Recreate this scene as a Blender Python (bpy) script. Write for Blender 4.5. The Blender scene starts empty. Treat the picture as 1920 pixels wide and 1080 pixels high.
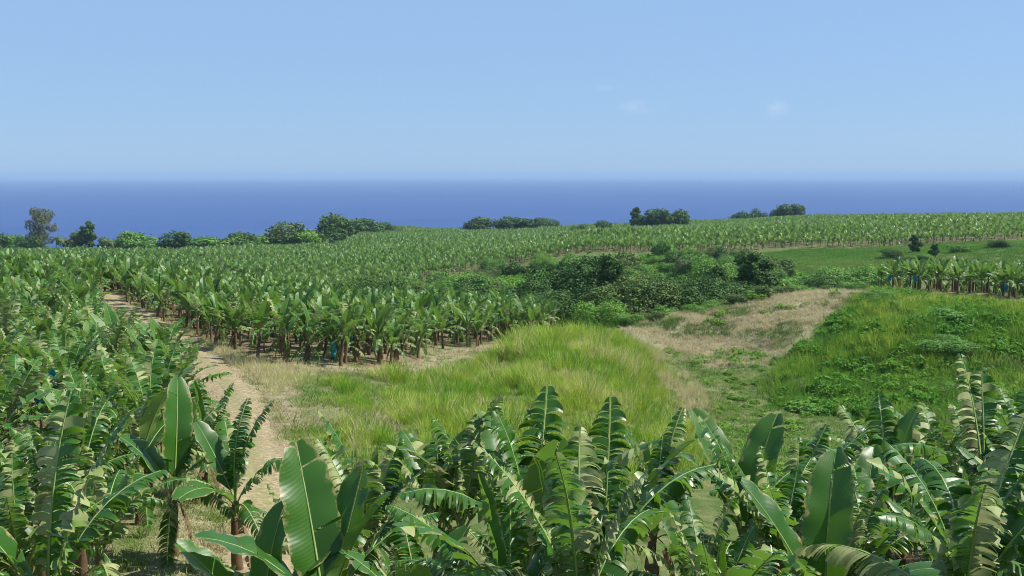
import bpy, bmesh, math, random
import numpy as np
from mathutils import Vector, Matrix, Euler

R = math.radians
scene = bpy.context.scene
COL = scene.collection
# ---- camera, sky, sun, exposure ---------------------------------------------
cam_d = bpy.data.cameras.new('camera'); cam = bpy.data.objects.new('camera', cam_d); COL.objects.link(cam)
cam_d.sensor_width = 36.0; cam_d.lens = 36.0*1844.0/1920.0
cam_d.clip_start = 0.2; cam_d.clip_end = 150000.0
cam.location = (0, 0, 100.0); cam.rotation_euler = (R(90-6.56), 0, 0)
scene.camera = cam
SUN_EL, SUN_AZ = R(52), R(84)           # azimuth clockwise from the view direction (+Y)
world = bpy.data.worlds.new('World'); scene.world = world; world.use_nodes = True
wn, wl = world.node_tree.nodes, world.node_tree.links
sky = wn.new('ShaderNodeTexSky'); sky.sky_type = 'NISHITA'; sky.sun_disc = False
sky.sun_elevation = SUN_EL; sky.sun_rotation = SUN_AZ
sky.altitude = 100; sky.air_density = 1.0; sky.dust_density = 0.3; sky.ozone_density = 10.0
bg = wn['Background']; bg.inputs['Strength'].default_value = 0.118
veil = wn.new('ShaderNodeMix'); veil.data_type = 'RGBA'; veil.inputs[0].default_value = .85      # even pale veil of humid air over the whole sky
veil.inputs[7].default_value = (1.48, 2.33, 3.58, 1); wl.new(sky.outputs[0], veil.inputs[6]); 
# two or three faint shreds of cloud low over the sea, fixed in direction
wtc = wn.new('ShaderNodeTexCoord'); cur = veil.outputs[2]
def wmath(op, a, b=None):
    m = wn.new('ShaderNodeMath'); m.operation = op; m.use_clamp = op == 'MULTIPLY' and b is None
    for s, v in ((m.inputs[0], a), (m.inputs[1], b)):
        if v is None: continue
        if isinstance(v, (int, float)): s.default_value = v
        else: wl.new(v, s)
    return m.outputs[0]
wnz = wn.new('ShaderNodeTexNoise'); wnz.inputs['Scale'].default_value = 60; wnz.inputs['Detail'].default_value = 5; wl.new(wtc.outputs['Generated'], wnz.inputs['Vector'])
for cx, cz, rx, rz, am in ((.129, .067, .030, .0085, .5), (.252, .065, .018, .0110, .55), (.092, .086, .014, .0050, .35)):
    mp = wn.new('ShaderNodeMapping'); mp.vector_type = 'POINT'; mp.inputs['Location'].default_value = (-cx/rx, 0, -cz/rz); mp.inputs['Scale'].default_value = (1/rx, .0001, 1/rz)
    wl.new(wtc.outputs['Generated'], mp.inputs[0]); ln = wn.new('ShaderNodeVectorMath'); ln.operation = 'LENGTH'; wl.new(mp.outputs[0], ln.inputs[0])
    f = wmath('MAXIMUM', wmath('SUBTRACT', 1.0, ln.outputs['Value']), 0.0); f = wmath('MULTIPLY', f, wmath('MULTIPLY', wmath('MAXIMUM', wmath('SUBTRACT', wnz.outputs[0], .38), 0.0), am*1.3))
    sp = wn.new('ShaderNodeSeparateXYZ'); wl.new(wtc.outputs['Generated'], sp.inputs[0]); f = wmath('MULTIPLY', f, wmath('GREATER_THAN', sp.outputs[1], 0.0))
    mx = wn.new('ShaderNodeMix'); mx.data_type = 'RGBA'; wl.new(f, mx.inputs[0]); wl.new(cur, mx.inputs[6]); mx.inputs[7].default_value = (4.2, 4.6, 5.0, 1); cur = mx.outputs[2]
wl.new(cur, bg.inputs[0])
sd = bpy.data.lights.new('sun', 'SUN'); sd.energy = 5.0; sd.angle = R(0.5); sd.color = (1.0, 0.95, 0.86)
sun = bpy.data.objects.new('sun', sd); COL.objects.link(sun)
sdir = Vector((math.sin(SUN_AZ)*math.cos(SUN_EL), math.cos(SUN_AZ)*math.cos(SUN_EL), math.sin(SUN_EL)))
sun.rotation_euler = sdir.to_track_quat('Z', 'Y').to_euler(); sun.location = (0, 0, 140)
vs = scene.view_settings; vs.view_transform = 'Standard'; vs.look = 'None'; vs.gamma = 1.0; vs.exposure = 0.85; vs.use_curve_mapping = False
scene.cycles.max_bounces = 6; scene.cycles.diffuse_bounces = 3; scene.cycles.glossy_bounces = 2; scene.cycles.transmission_bounces = 4
scene.cycles.volume_bounces = 0; scene.cycles.use_denoising = True; scene.cycles.pixel_filter_type = 'BLACKMAN_HARRIS'; scene.cycles.filter_width = 1.0

# ---- terrain ---------------------------------------------------------------
CAM_Z = 100.0
F_PX = 1844.0            # focal length in px for a 1920 px wide frame
PITCH = math.radians(6.56)
_K = np.array([-500, 0, 300, 600, 900, 1100, 1300, 1500, 1700, 1920, 2400.])
_D = np.array([0, 6, 10, 13, 16, 22, 32, 45, 58, 70, 85, 100, 115, 135, 160, 190, 230, 290, 400, 550, 700, 850, 1000, 1300, 2000, 6000.])
_FAR = {-500: [80, 92, 104, 118, 130], 0: [80, 92, 104, 118, 130], 300: [80, 92, 104, 118, 130], 600: [50, 70, 104, 118, 130], 900: [52, 74, 104, 118, 130],
        1100: [48, 72, 104, 118, 130], 1300: [46, 70, 104, 118, 130], 1500: [44, 66, 104, 118, 130], 1700: [42, 62, 104, 118, 130], 1920: [40, 60, 104, 118, 130], 2400: [40, 60, 104, 118, 130]}
_G = {
 -500: [2.5, 4.0, 5.9, 6.7, 7.2, 7.8, 8.7, 9.6, 10.3, 10.8, 11.2, 11.6, 12.2, 14.0, 18, 22, 25, 27.5, 32.6, 46, 62],
 0:    [2.5, 4.2, 6.0, 6.9, 7.4, 7.9, 8.8, 9.8, 10.5, 11.0, 11.4, 11.8, 12.6, 14.5, 18, 22, 25, 27.5, 33, 46, 62],
 300:  [2.5, 4.2, 6.0, 6.9, 7.3, 7.8, 9.0, 10.0, 10.8, 11.4, 12.0, 12.7, 13.8, 16.0, 20, 23.5, 26, 27.5, 33, 46, 62],
 600:  [2.5, 4.4, 6.2, 7.1, 7.6, 8.2, 9.2, 10.1, 10.9, 11.8, 13.1, 14.7, 16.6, 19.2, 22.5, 25, 26.8, 28, 32, 37, 41.5],
 900:  [2.5, 4.4, 6.2, 7.1, 7.6, 8.2, 9.4, 11.0, 12.2, 13.0, 14.3, 15.5, 18.2, 22, 25, 26.5, 27.5, 27, 31, 36.2, 42],
 1100: [2.5, 4.4, 6.2, 7.1, 7.7, 8.4, 9.8, 11.3, 11.7, 12.3, 13.9, 15.9, 19.3, 22.5, 24.5, 25.5, 25.8, 22.4, 26.5, 33, 38.3],
 1300: [2.5, 4.4, 6.2, 7.1, 7.8, 8.7, 10.3, 12.8, 15.1, 16.3, 16.2, 14.1, 17.2, 21.8, 24, 25, 24.6, 21.8, 24.5, 31, 35.4],
 1500: [2.5, 4.4, 6.2, 7.2, 7.9, 9.0, 10.8, 13.6, 15.8, 16.6, 15.0, 12.3, 14.9, 19.8, 22.5, 22.8, 20.8, 19.8, 22.5, 28, 32],
 1700: [2.5, 4.4, 6.2, 7.2, 7.9, 9.0, 11.0, 13.8, 15.9, 16.0, 12.8, 12.4, 13.4, 16.4, 19.5, 21.5, 18.6, 18.2, 21, 26, 31.2],
 1920: [2.5, 4.4, 6.2, 7.2, 7.8, 8.8, 10.8, 13.7, 15.7, 15.5, 12.6, 12.7, 14.0, 16.2, 18.7, 20.2, 16.4, 15.6, 19.5, 25, 31],
 2400: [2.5, 4.4, 6.2, 7.2, 7.8, 8.6, 10.4, 12.6, 13.4, 13.2, 13.0, 13.2, 14.0, 15.6, 17.6, 18.5, 16, 15.5, 19.5, 25, 31],
}
_T = np.array([_G[int(k)] + _FAR[int(k)] for k in _K])

def _slopes(x, y):                       # monotone cubic slopes, along the last axis
    h = np.diff(x); dl = np.diff(y, axis=-1) / h
    m = np.zeros_like(y)
    a, b = dl[..., :-1], dl[..., 1:]; w1 = 2*h[1:] + h[:-1]; w2 = h[1:] + 2*h[:-1]
    with np.errstate(divide='ignore', invalid='ignore'):
        hm = (w1 + w2) / (w1/a + w2/b)
    m[..., 1:-1] = np.where(a*b > 0, hm, 0)
    m[..., 0] = dl[..., 0]; m[..., -1] = dl[..., -1]
    return m
_DL = np.log(_D + 8.0)
_TM = _slopes(_DL, _T)
def _herm(x0, x1, y0, y1, m0, m1, x):
    h = x1 - x0; t = (x - x0) / h
    t2 = t*t; t3 = t2*t
    return (2*t3-3*t2+1)*y0 + (t3-2*t2+t)*h*m0 + (-2*t3+3*t2)*y1 + (t3-t2)*h*m1
def _hash(ix, iy, s):
    n = (ix.astype(np.int64)*374761393 + iy.astype(np.int64)*668265263 + s*1442695041) & 0x7fffffff
    n = ((n ^ (n >> 13)) * 1274126177) & 0x7fffffff
    return ((n ^ (n >> 16)) & 0xffff) / 65535.0
def vnoise(x, y, s=0):                   # smooth value noise in -1..1
    x = np.asarray(x, float); y = np.asarray(y, float)
    ix = np.floor(x); iy = np.floor(y); fx = x-ix; fy = y-iy
    fx = fx*fx*(3-2*fx); fy = fy*fy*(3-2*fy)
    a = _hash(ix, iy, s); b = _hash(ix+1, iy, s); c = _hash(ix, iy+1, s); d = _hash(ix+1, iy+1, s)
    return (a*(1-fx)*(1-fy) + b*fx*(1-fy) + c*(1-fx)*fy + d*fx*fy)*2 - 1
def fbm(x, y, s=0, o=3):
    r = 0; a = 1; t = 0
    for i in range(o):
        r = r + a*vnoise(x*2**i, y*2**i, s+i*17); t += a; a *= .5
    return r/t
def sstep(a, b, x):
    t = np.clip((x-a)/(b-a), 0, 1); return t*t*(3-2*t)

def height(x, y):
    """ground height above sea level at world x, y"""
    x = np.atleast_1d(np.asarray(x, float)); y = np.atleast_1d(np.asarray(y, float))
    r = np.hypot(x, y); az = np.arctan2(x, y)
    c = np.clip(az, -.66, .66)
    px = 960 + F_PX*np.tan(c); d = r*np.cos(c)
    dl = np.log(np.clip(d, 0, 5900) + 8.0)
    k = np.clip(np.searchsorted(_K, px) - 1, 0, len(_K)-2)
    j = np.clip(np.searchsorted(_DL, dl) - 1, 0, len(_D)-2)
    def col(kk):
        kk = np.clip(kk, 0, len(_K)-1)
        return _herm(_DL[j], _DL[j+1], _T[kk, j], _T[kk, j+1], _TM[kk, j], _TM[kk, j+1], dl)
    g0, g1, gm, gp = col(k), col(k+1), col(k-1), col(k+2)
    kx = _K
    m0 = np.where(k > 0, (g1-gm)/(kx[k+1]-kx[np.maximum(k-1, 0)]), 0)
    m1 = np.where(k < len(_K)-2, (gp-g0)/(kx[np.minimum(k+2, len(_K)-1)]-kx[k]), 0)
    g = _herm(kx[k], kx[k+1], g0, g1, m0, m1, np.clip(px, -500, 2400))
    w = sstep(1.1, 1.9, np.abs(az))
    back = 2.5 - 0.02*r - 3*fbm(x/90, y/90, 5)
    g = g*(1-w) + w*(2.5 + (back-2.5)*sstep(5, 60, r))
    rough = .18*fbm(x/5, y/5, 3, 3) * sstep(8, 20, r) + 1.0*fbm(x/42, y/42, 9, 2)*sstep(140, 260, r)*(1-sstep(850, 1000, r))
    bank = sstep(9, 16, x)*sstep(58, 70, y)*(1-sstep(100, 112, y))*(1-sstep(60, 75, x))
    rough = rough + bank*(.55*fbm(x/5.5, y/5.5, 61, 3) + .30*np.abs(fbm(x/2.6, y/2.6, 62, 2)))
    return CAM_Z - g + rough
def z1(x, y): return float(height(x, y)[0])
def at(px, d): return (d*(px-960)/F_PX, d)
# ----------------------------------------------------------------------------
# zones on the ground, world x, y in metres
Z = {
    'track': [(-44, 104), (-36.3, 90.2), (-31.8, 83.1), (-26.6, 73.6), (-21.0, 62.2), (-16.2, 52.4), (-13.0, 44.9), (-10.8, 38.3), (-9.1, 33.5), (-7.4, 27.5), (-6.2, 24.1), (-5.3, 21.2), (-4.8, 18.6), (-4.4, 14), (-4.4, 8)],
    'golden': [(-20.3, 65.9), (-14.1, 55.5), (-11.0, 54.0), (-10.3, 51.6), (-10.3, 45.4), (-10.7, 42.8), (-12.8, 47.3), (-15.8, 53.6), (-19.6, 61.5)],
    'tall': [(-10.6, 48.0), (-10.0, 51.0), (-7.4, 53.6), (-5.0, 60.0), (-2.2, 72.0), (0.4, 79.5), (4.6, 85), (8.3, 90), (10.5, 90), (12.4, 87), (14.4, 84.0), (15.6, 77.2), (15.4, 70.3), (13.0, 57), (10.8, 45.0), (8.6, 34.0), (0.6, 25.0), (-3.8, 25.0), (-5.3, 26.0), (-6.9, 29.5), (-8.2, 36.5), (-9.6, 42.5)],
    'tallhigh': [(-1.6, 74.6), (0.0, 79.5), (4.6, 85), (8.3, 90), (10.5, 90.5), (12.2, 86), (11.8, 80.0), (9.2, 62.6), (5.2, 46.4), (2.5, 45.6), (1.3, 57.2), (-1.1, 65.0)],
    'brown': [(10.4, 93), (12.5, 100.0), (20, 102), (28, 103), (34, 104.5), (40, 107), (40, 103), (33.1, 95.0), (26.1, 87.5), (22.5, 82.5), (19.0, 80.5), (16.5, 82.5), (13.9, 87)],
    'slope': [(40, 107), (42.7, 105.0), (45.3, 98.7), (50.7, 95.5), (95, 96.0), (75, 54.0), (31.7, 59.0), (28.4, 61.1), (24.2, 63.5), (20.1, 67.5), (18.7, 73.9), (21.3, 78.9), (33.1, 94.3)],
    'valley': [(14.2, 86), (16.5, 83.5), (19, 81.5), (22.5, 82.5), (18.9, 73.9), (20.1, 67.5), (24.2, 63.5), (28.4, 61.1), (31.7, 59.0), (40.7, 56.0), (70, 54), (50, 35), (30, 33.0), (18, 31), (13.6, 26.0), (6.8, 28.0), (8.4, 43), (11.2, 55.9)],
    'mid': [(-39.5, 97.1), (-31.0, 83.8), (-19.1, 63.2), (-13.8, 54.6), (-11.3, 54.4), (-8.0, 56.2), (-6.3, 63.3), (-4.6, 73.6), (-0.2, 81.6), (3.3, 84.2), (4.0, 92.0), (2.3, 104.0), (-6.9, 116.0), (-24.2, 124.0), (-47.2, 132.0), (-64.4, 132.0), (-54.7, 112.0)],
    'left': [(-22, 9.0), (-6.2, 9.0), (-6.2, 12), (-7.0, 17.0), (-8.6, 24), (-10.3, 30), (-13.2, 38), (-16.8, 46), (-21.8, 54), (-26.4, 62), (-31.8, 74), (-38.2, 88), (-47.5, 102.0), (-55.5, 112.0), (-64.4, 132.0), (-140, 134.0)],
    'front': [(-3.2, 9.0), (18, 9.0), (34, 34.0), (19.1, 32.0), (15.8, 30.0), (12.1, 27.0), (7.8, 21.5), (4.9, 19.0), (2.5, 18.0), (-0.6, 18.0), (-2.7, 18.0), (-3.6, 17.0)],
    'right': [(41.2, 109.8), (44.2, 108.2), (46.6, 103.3), (48.8, 100.1), (51.2, 98.0), (85, 96.0), (110, 128.0), (66.6, 128.0), (50.6, 126.0), (43.1, 117.0)],
    'far': [(-200, 225.0), (-124.5, 225.0), (-73.4, 205.0), (-47.4, 190.0), (-32.1, 185.0), (-18.9, 205.0), (-24, 262.0), (-8, 276.0), (7.5, 280.0), (21.4, 284.0), (50.9, 277.0), (65.4, 274.0), (79.1, 270.0), (91.6, 264.0), (105.1, 262.0), (115.7, 254.0), (130.2, 250.0), (151.5, 245.0), (240, 240), (680, 830.0), (234.3, 800.0), (101.5, 780.0), (-25.4, 780.0), (-110.0, 780.0), (-118.0, 640.0), (-132.2, 478.0), (-255.6, 462.0), (-400, 450)],
    'thicket': [(-30, 182), (-20, 170), (2, 165), (35, 175), (62, 190), (60, 262), (40, 270), (-8, 266), (-18, 255)],
    'pasture': [(60, 262), (62, 200), (85, 195), (160, 200), (165, 248), (130, 248), (100, 260), (78, 268)],
}
def inside(poly, x, y):
    x = np.atleast_1d(np.asarray(x, float)); y = np.atleast_1d(np.asarray(y, float))
    r = np.zeros(x.shape, bool); n = len(poly)
    for i in range(n):
        (x0, y0), (x1, y1) = poly[i], poly[(i+1) % n]
        if y0 == y1: continue
        c = ((y0 > y) != (y1 > y)) & (x < (x1-x0)*(y-y0)/(y1-y0) + x0)
        r ^= c
    return r
def seg_dist(pts, x, y, closed=True):
    x = np.asarray(x, float); y = np.asarray(y, float)
    best = np.full(x.shape, 1e9); n = len(pts)
    for i in range(n if closed else n-1):
        (x0, y0), (x1, y1) = pts[i], pts[(i+1) % n]
        dx, dy = x1-x0, y1-y0; L = dx*dx+dy*dy
        t = np.clip(((x-x0)*dx+(y-y0)*dy)/L, 0, 1)
        best = np.minimum(best, np.hypot(x-x0-t*dx, y-y0-t*dy))
    return best
def sdf(zone, x, y):                    # positive inside
    d = seg_dist(Z[zone], x, y)
    return np.where(inside(Z[zone], x, y), d, -d)
def soft(zone, x, y, w):
    return sstep(-w, w, sdf(zone, x, y) + w*1.2*fbm(x/(w*2.5), y/(w*2.5), 21, 3))

# ---- materials ----------------------------------------------------------------
def new_mat(name):
    m = bpy.data.materials.new(name); m.use_nodes = True
    n = m.node_tree.nodes; n.clear()
    o = n.new('ShaderNodeOutputMaterial'); o.name = 'out'
    return m, n, m.node_tree.links
def rgb(n, c):
    r = n.new('ShaderNodeRGB'); r.outputs[0].default_value = (*c, 1); return r.outputs[0]
def mix(n, l, f, a, b, mode='MIX'):
    m = n.new('ShaderNodeMix'); m.data_type = 'RGBA'; m.blend_type = mode; m.clamp_factor = True
    for s, v in ((m.inputs[0], f), (m.inputs[6], a), (m.inputs[7], b)):
        if isinstance(v, (int, float)): s.default_value = v
        elif isinstance(v, tuple): s.default_value = (*v, 1)
        else: l.new(v, s)
    return m.outputs[2]
def ramp(n, l, f, lo, hi):
    m = n.new('ShaderNodeMapRange'); m.inputs[1].default_value = lo; m.inputs[2].default_value = hi
    l.new(f, m.inputs[0]); return m.outputs[0]
def noise(n, l, scale, detail=4, rough=.55, vec=None, out=0):
    t = n.new('ShaderNodeTexNoise'); t.inputs['Scale'].default_value = scale
    t.inputs['Detail'].default_value = detail; t.inputs['Roughness'].default_value = rough
    if vec: l.new(vec, t.inputs['Vector'])
    return t.outputs[out]
def leafy(n, l, col, rough=.5, trans=.35, spec=.5, normal=None, tcol=None):
    p = n.new('ShaderNodeBsdfPrincipled'); l.new(col, p.inputs['Base Color'])
    p.inputs['Roughness'].default_value = rough; p.inputs['Specular IOR Level'].default_value = spec
    if normal: l.new(normal, p.inputs['Normal'])
    t = n.new('ShaderNodeBsdfTranslucent'); l.new(tcol if tcol else col, t.inputs[0])
    m = n.new('ShaderNodeMixShader'); m.inputs[0].default_value = trans
    l.new(p.outputs[0], m.inputs[1]); l.new(t.outputs[0], m.inputs[2]); l.new(m.outputs[0], n['out'].inputs[0])
def mat_banana(name, top, under, rough, trans=.34, spec=.32):
    m, n, l = new_mat(name)
    oi = n.new('ShaderNodeObjectInfo'); g = n.new('ShaderNodeNewGeometry')
    tc = n.new('ShaderNodeTexCoord'); uv = n.new('ShaderNodeUVMap')
    nz = noise(n, l, 1.7, 3, .6, tc.outputs['Object'])
    a = mix(n, l, oi.outputs['Random'], top, (top[0]*1.7, top[1]*1.3, top[2]*1.1))
    a = mix(n, l, ramp(n, l, nz, .45, .8), a, (top[0]*2.4, top[1]*1.5, top[2]*1.1))
    c = mix(n, l, g.outputs['Backfacing'], a, mix(n, l, ramp(n, l, nz, .3, .75), under, (under[0]*1.4, under[1]*1.15, under[2])))
    at_ = n.new('ShaderNodeAttribute'); at_.attribute_type = 'INSTANCER'; at_.attribute_name = 'tint'
    c = mix(n, l, at_.outputs['Fac'], c, mix(n, l, 1.0, c, (1.5, 1.22, 1.5), 'MULTIPLY'))
    # dry brown margins and tips
    sx = n.new('ShaderNodeSeparateXYZ'); l.new(uv.outputs[0], sx.inputs[0])
    nb = noise(n, l, 9, 4, .65, tc.outputs['Object'])
    ad = n.new('ShaderNodeMath'); ad.operation = 'ADD'; l.new(sx.outputs[0], ad.inputs[0]); l.new(nb, ad.inputs[1])
    c = mix(n, l, ramp(n, l, ad.outputs[0], 1.38, 1.56), c, (.30, .24, .11))
    w = n.new('ShaderNodeTexWave'); w.bands_direction = 'Y'; w.inputs['Scale'].default_value = 42; w.inputs['Distortion'].default_value = 1.2
    l.new(uv.outputs[0], w.inputs[0])
    c = mix(n, l, ramp(n, l, w.outputs['Fac'], .1, .9), mix(n, l, 1.0, c, (.88, .91, .86), 'MULTIPLY'), c)
    b = n.new('ShaderNodeBump'); b.inputs['Strength'].default_value = .16; b.inputs['Distance'].default_value = .005; l.new(w.outputs['Fac'], b.inputs['Height'])
    leafy(n, l, c, rough, trans, spec, b.outputs[0], mix(n, l, .6, c, (.20, .46, .02)))
    return m
def mat_simple(name, c1, c2, scale, rough=.8, trans=0, detail=4, lo=.35, hi=.65, rnd=.0, bump=0):
    m, n, l = new_mat(name)
    tc = n.new('ShaderNodeTexCoord'); nz = noise(n, l, scale, detail, .6, tc.outputs['Object'])
    c = mix(n, l, ramp(n, l, nz, lo, hi), c1, c2)
    if rnd:
        oi = n.new('ShaderNodeObjectInfo')
        c = mix(n, l, oi.outputs['Random'], c, mix(n, l, 1.0, c, (1+rnd, 1+rnd*.55, 1-rnd*.3), 'MULTIPLY'))
    if trans:
        leafy(n, l, c, rough, trans, .15)
    else:
        p = n.new('ShaderNodeBsdfPrincipled'); l.new(c, p.inputs['Base Color']); p.inputs['Roughness'].default_value = rough
        p.inputs['Specular IOR Level'].default_value = .25
        if bump:
            b = n.new('ShaderNodeBump'); b.inputs['Strength'].default_value = bump; b.inputs['Distance'].default_value = .03
            l.new(nz, b.inputs['Height']); l.new(b.outputs[0], p.inputs['Normal'])
        l.new(p.outputs[0], n['out'].inputs[0])
    return m
def mat_grass(name, green, yellow, straw):
    """per-tuft tint carried by the scatter points: 0 green, .5 yellow green, 1 straw"""
    m, n, l = new_mat(name)
    at_ = n.new('ShaderNodeAttribute'); at_.attribute_type = 'INSTANCER'; at_.attribute_name = 'tint'
    tc = n.new('ShaderNodeTexCoord'); nz = noise(n, l, 3.1, 2, .5, tc.outputs['Object'])
    ad = n.new('ShaderNodeMath'); ad.operation = 'MULTIPLY_ADD'; l.new(nz, ad.inputs[0]); ad.inputs[1].default_value = .7; ad.inputs[2].default_value = -.35
    s = n.new('ShaderNodeMath'); s.operation = 'ADD'; l.new(at_.outputs['Fac'], s.inputs[0]); l.new(ad.outputs[0], s.inputs[1])
    c = mix(n, l, ramp(n, l, s.outputs[0], 0, .5), green, yellow)
    c = mix(n, l, ramp(n, l, s.outputs[0], .5, 1.0), c, straw)
    leafy(n, l, c, .6, .4, .12)
    return m
M = {}
M['leaf'] = mat_banana('banana_leaf', (.022, .086, .012), (.115, .20, .055), .36, .28, .40)
M['leaf_far'] = mat_banana('banana_leaf_distant', (.033, .110, .018), (.12, .20, .06), .45, .26, .32)
M['pale'] = mat_simple('withered_leaf_strip', (.17, .24, .075), (.32, .33, .155), 3, .45, .3)
M['rib'] = mat_simple('leaf_midrib', (.17, .25, .06), (.24, .31, .10), 6, .5)
M['stem'] = mat_simple('pseudostem', (.15, .095, .055), (.06, .045, .028), 5, .75, bump=.6, rnd=.2)
M['stem_green'] = mat_simple('petiole_sheath', (.10, .13, .035), (.13, .09, .045), 4, .6)
M['dead'] = mat_simple('dry_banana_leaf', (.26, .19, .10), (.15, .10, .055), 7, .85, .2)
M['bag'] = mat_simple('blue_plastic_film', (.008, .16, .22), (.03, .27, .34), 5, .3, .35)
M['tall'] = mat_grass('cane_grass_blades', (.13, .285, .025), (.33, .42, .05), (.50, .45, .25))
M['dry'] = mat_grass('dry_grass_blades', (.09, .17, .03), (.25, .24, .105), (.47, .42, .255))
M['short'] = mat_grass('meadow_grass_blades', (.07, .19, .022), (.15, .24, .045), (.35, .29, .16))
M['weed'] = mat_grass('weed_leaves', (.07, .20, .02), (.15, .29, .035), (.30, .28, .12))
M['fol'] = mat_simple('tree_foliage', (.034, .084, .018), (.072, .14, .028), .5, .5, .22, rnd=.5)
M['fol_dark'] = mat_simple('ravine_foliage', (.028, .075, .016), (.062, .130, .026), .5, .55, .2, rnd=.5)
M['fol_light'] = mat_simple('bush_foliage', (.075, .195, .03), (.145, .275, .055), .5, .5, .25, rnd=.35)
M['fol_olive'] = mat_simple('olive_foliage', (.065, .125, .03), (.12, .17, .055), .6, .55, .22, rnd=.3)
M['fol_grey'] = mat_simple('feathery_foliage', (.11, .135, .06), (.18, .185, .10), .8, .6, .2)
M['bark'] = mat_simple('bark', (.10, .08, .06), (.17, .14, .11), 4, .9, bump=.5)

# ---- helpers --------------------------------------------------------------------
def mesh_of(name, V, Fs, mats, mi=None, uv=None, smooth=True):
    me = bpy.data.meshes.new(name); me.from_pydata([tuple(v) for v in V], [], Fs)
    for m in mats: me.materials.append(m)
    if mi is not None: me.polygons.foreach_set('material_index', np.asarray(mi, np.int32))
    if smooth: me.polygons.foreach_set('use_smooth', np.ones(len(Fs), bool))
    if uv is not None:
        ul = me.uv_layers.new(name='UVMap'); li = np.zeros(len(me.loops), np.int32); me.loops.foreach_get('vertex_index', li)
        ul.data.foreach_set('uv', np.asarray(uv, np.float32)[li].ravel())
    me.update(); return me
def link(name, data, parent=None, loc=(0, 0, 0), rot=(0, 0, 0), scl=1.0):
    o = bpy.data.objects.new(name, data); COL.objects.link(o)
    o.location = loc; o.rotation_euler = rot; o.scale = (scl,)*3 if isinstance(scl, (int, float)) else scl
    if parent: o.parent = parent
    return o
def tag(o, label, cat=None, group=None, kind=None):
    o['label'] = label
    if cat: o['category'] = cat
    if group: o['group'] = group
    if kind: o['kind'] = kind
    return o

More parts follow.
